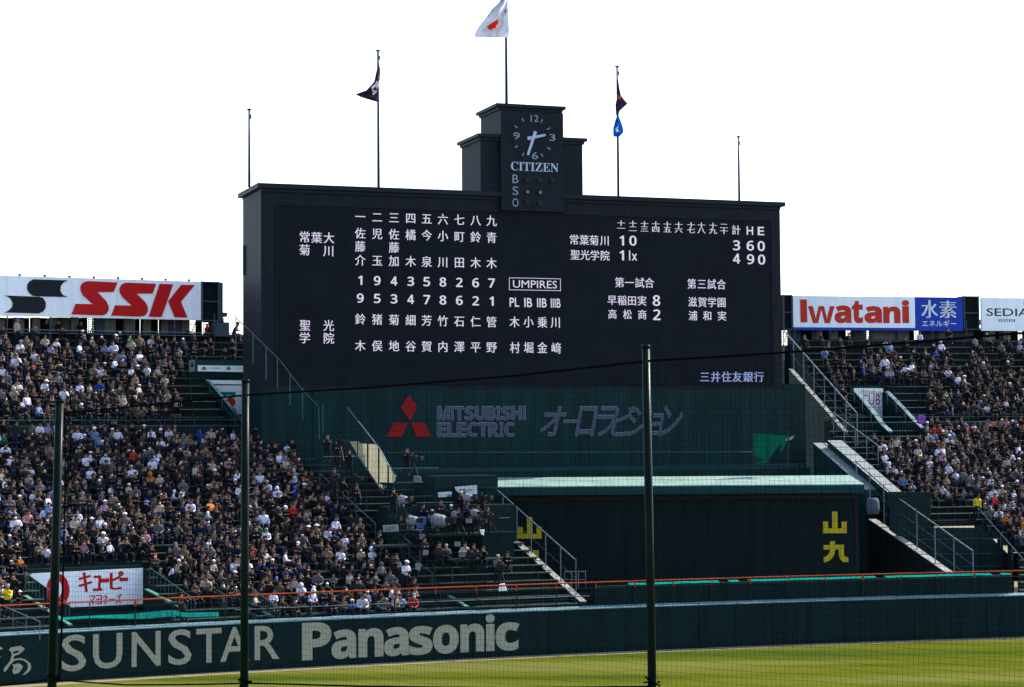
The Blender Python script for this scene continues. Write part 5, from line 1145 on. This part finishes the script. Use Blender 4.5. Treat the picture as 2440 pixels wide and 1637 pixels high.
kit('paper_notice', [(1008, 1311), (1021, 1311), (1020, 1323), (1007, 1323)], 117.6, 'white_dirty', 'lower square paper notice left of the front platform', 'notice', .02)
kit('paper_notice', [(990, 1341), (1004, 1345), (1000, 1361), (989, 1356)], 115.9, 'white_dirty', 'tilted paper hung on the small green gate', 'notice', .02)
kit('storage_box', [(1093, 1313), (1110, 1313), (1109, 1327), (1094, 1327)], 117.8, 'equip_grey', 'pale grey box on the front platform', 'box')
kit('cloth_bag', [(1143, 1262), (1155, 1262), (1152, 1276), (1146, 1272)], 120.2, 'white', 'white cloth bag tied at the platform corner', 'bag', .15)
kit('cooler_box', [(986, 1134), (1003, 1135), (1004, 1150), (986, 1149)], 124.4, 'equip_grey', 'pale cooler box beside the standing camera operator', 'box')
kit('equipment_case', [(999, 1272), (1012, 1272), (1013, 1284), (1000, 1285)], 120.0, 'equip_grey', 'small grey case under the blue sheet', 'case')
kit('white_covers', [(1190, 1392), (1202, 1390), (1208, 1407), (1188, 1408)], 114.9, 'white', 'white covered bundle on the front benches', 'bundle')
kit('balloon', [(2193+9*cos(k*pi/8), 1000+11*sin(k*pi/8)) for k in range(16)], 148.0, paint('purple rubber', (.22, .05, .38), .4, .05, 3), 'purple rounded balloon beside the right stairwell', 'balloon', .5)
mb = MB(); FX = Frame(1030, 121.9, None); mb.box(FX, FX.uv(1150, 1280)[0], FX.uv(1225, 1280)[0], FX.uv(1180, 1330)[1], FX.uv(1180, 1268)[1], 0, -.8); tag(mb.build('green_cabinet', 'green_dk'), 'dark green cabinet left of the tall steel rail', 'cabinet')

# ------------------------------------------------------------------ foreground net
NY = lambda x: 40/(.000133*(x-2200)+1)
pA, pB = at_y(142, 1300, NY(142)), at_y(2200, 1300, NY(2200)); dN = pB-pA
FNT = Frame(142, NY(142), Vector((dN.x, dN.y, 0)))
def npole(px, ytop, ybot, xb, r, lab):
    t = FNT.P(px, ytop); b_ = FNT.P(xb, ybot); d_ = (b_-t); k = t.z/(t.z-b_.z); e0 = t+d_*k; r_ = empty('net_pole', e0, lab, 'pole', 'dark poles holding the foreground net')
    mb = MB(); mb.tube([e0, t+(e0-t)*.35, t], [r*1.05, r, r*.93], 20, cap=True); mb.build('pole', 'pole', r_, True)
    mb = MB(); mb.tube([t-Vector((0, 0, .05)), t+Vector((0, 0, .012)), t+Vector((0, 0, .03))], [r*1.0, r*1.06, r*.9], 20); mb.build('pole_cap', 'pole', r_, True)
    c = FNT.P(xb-1, ybot-10, r+.03)
    mb = MB()
    for i in range(7):
        q = Vector((random.uniform(-.12, .28), 0, random.uniform(-.14, .1))); mb.tube([c+FNT.u*q.x+Vector((0, 0, q.z)), c+FNT.u*(q.x+random.uniform(-.15, .2))+Vector((0, 0, q.z+random.uniform(-.08, .08)))+FNT.n*.02], .022, 5)
    mb.tube([c-FNT.u*.2+Vector((0, 0, .02)), c+Vector((0, 0, .05)), c+FNT.u*.22-Vector((0, 0, .02))], .02, 5); mb.build('rope_knot', 'cable', r_, True)
    return r_
npole(142, 955, 1625, 124, .122, 'leftmost dark net pole in the foreground'); npole(585, 907, 1632, 582, .104, 'middle dark net pole in the foreground'); npole(1539, 825, 1640, 1554, .092, 'right and tallest dark net pole in the foreground')
net = empty('net', FNT.P(1200, 1600), 'fine dark protective net hanging across the foreground', 'net')
CAB = [(153, 985), (590, 941), (880, 923.5), (1230, 895), (1545, 860), (1820, 843.5), (2088, 823), (2440, 793), (2620, 776)]
mb = MB(); pts = []
for i in range(121): x = 153+(2620-153)*i/120; pts.append(FNT.P(x, lerpt(CAB, x), .02))
mb.tube(pts, .027, 6, cap=False); mb.build('top_rope', 'cable', net)
for i in range(0): pass
mb = MB(); rb = [(-60, 1640), (60, 1628), (108, 1620), (160, 1622), (300, 1632), (460, 1631), (600, 1628), (860, 1635), (1200, 1640), (1540, 1636), (1600, 1643)]
mb.tube([FNT.P(x, y, .03) for x, y in rb], .022, 5, cap=False); mb.build('lower_rope', 'cable', net)
mb = MB(); mb.tube([FNT.P(155, 985, .0), FNT.P(156, 1100), FNT.P(152, 1300), FNT.P(147, 1500), FNT.P(142, 1620)], [.02, .018, .026, .03, .03], 5); mb.build('hanging_rope', 'cable', net)
mb = MB(); s0 = FNT.uv(153, 1300)[0]; s1 = FNT.uv(2560, 1300)[0]; mesh_ = .112; zlo = FNT.uv(1200, 1700)[1]; i = 0; s = s0
def wob(s, z): return .030*sin(s*1.3+z*.7)+.018*sin(s*3.1-z*2.3)+.012*sin(z*5+s*.4)
def cabz(s): px = proj(FNT.pt(s, 13.0))[0]; return FNT.uv(px, lerpt(CAB, px))[1]
RW = .0026
while s < s1:
    zt_ = cabz(s); nz = 22; P_ = [FNT.pt(s+wob(s, z_), z_, .01*sin(s*5+z_*3)) for z_ in [zlo+(zt_-zlo)*k/nz for k in range(nz+1)]]
    mb.tube(P_, RW, 3, cap=False); s += mesh_
z_ = zlo
while z_ < 14.6:
    run = []; s = s0
    while s < s1:
        if z_ < cabz(s): run.append(FNT.pt(s, z_+.6*wob(s*.7, z_), .012*sin(s*4+z_)))
        s += .35
    if len(run) > 2: mb.tube(run, RW, 3, cap=False)
    z_ += mesh_*1.22
o = mb.build('net_mesh', 'net', net); o['kind'] = 'stuff'; print('NET', len(mb.f))
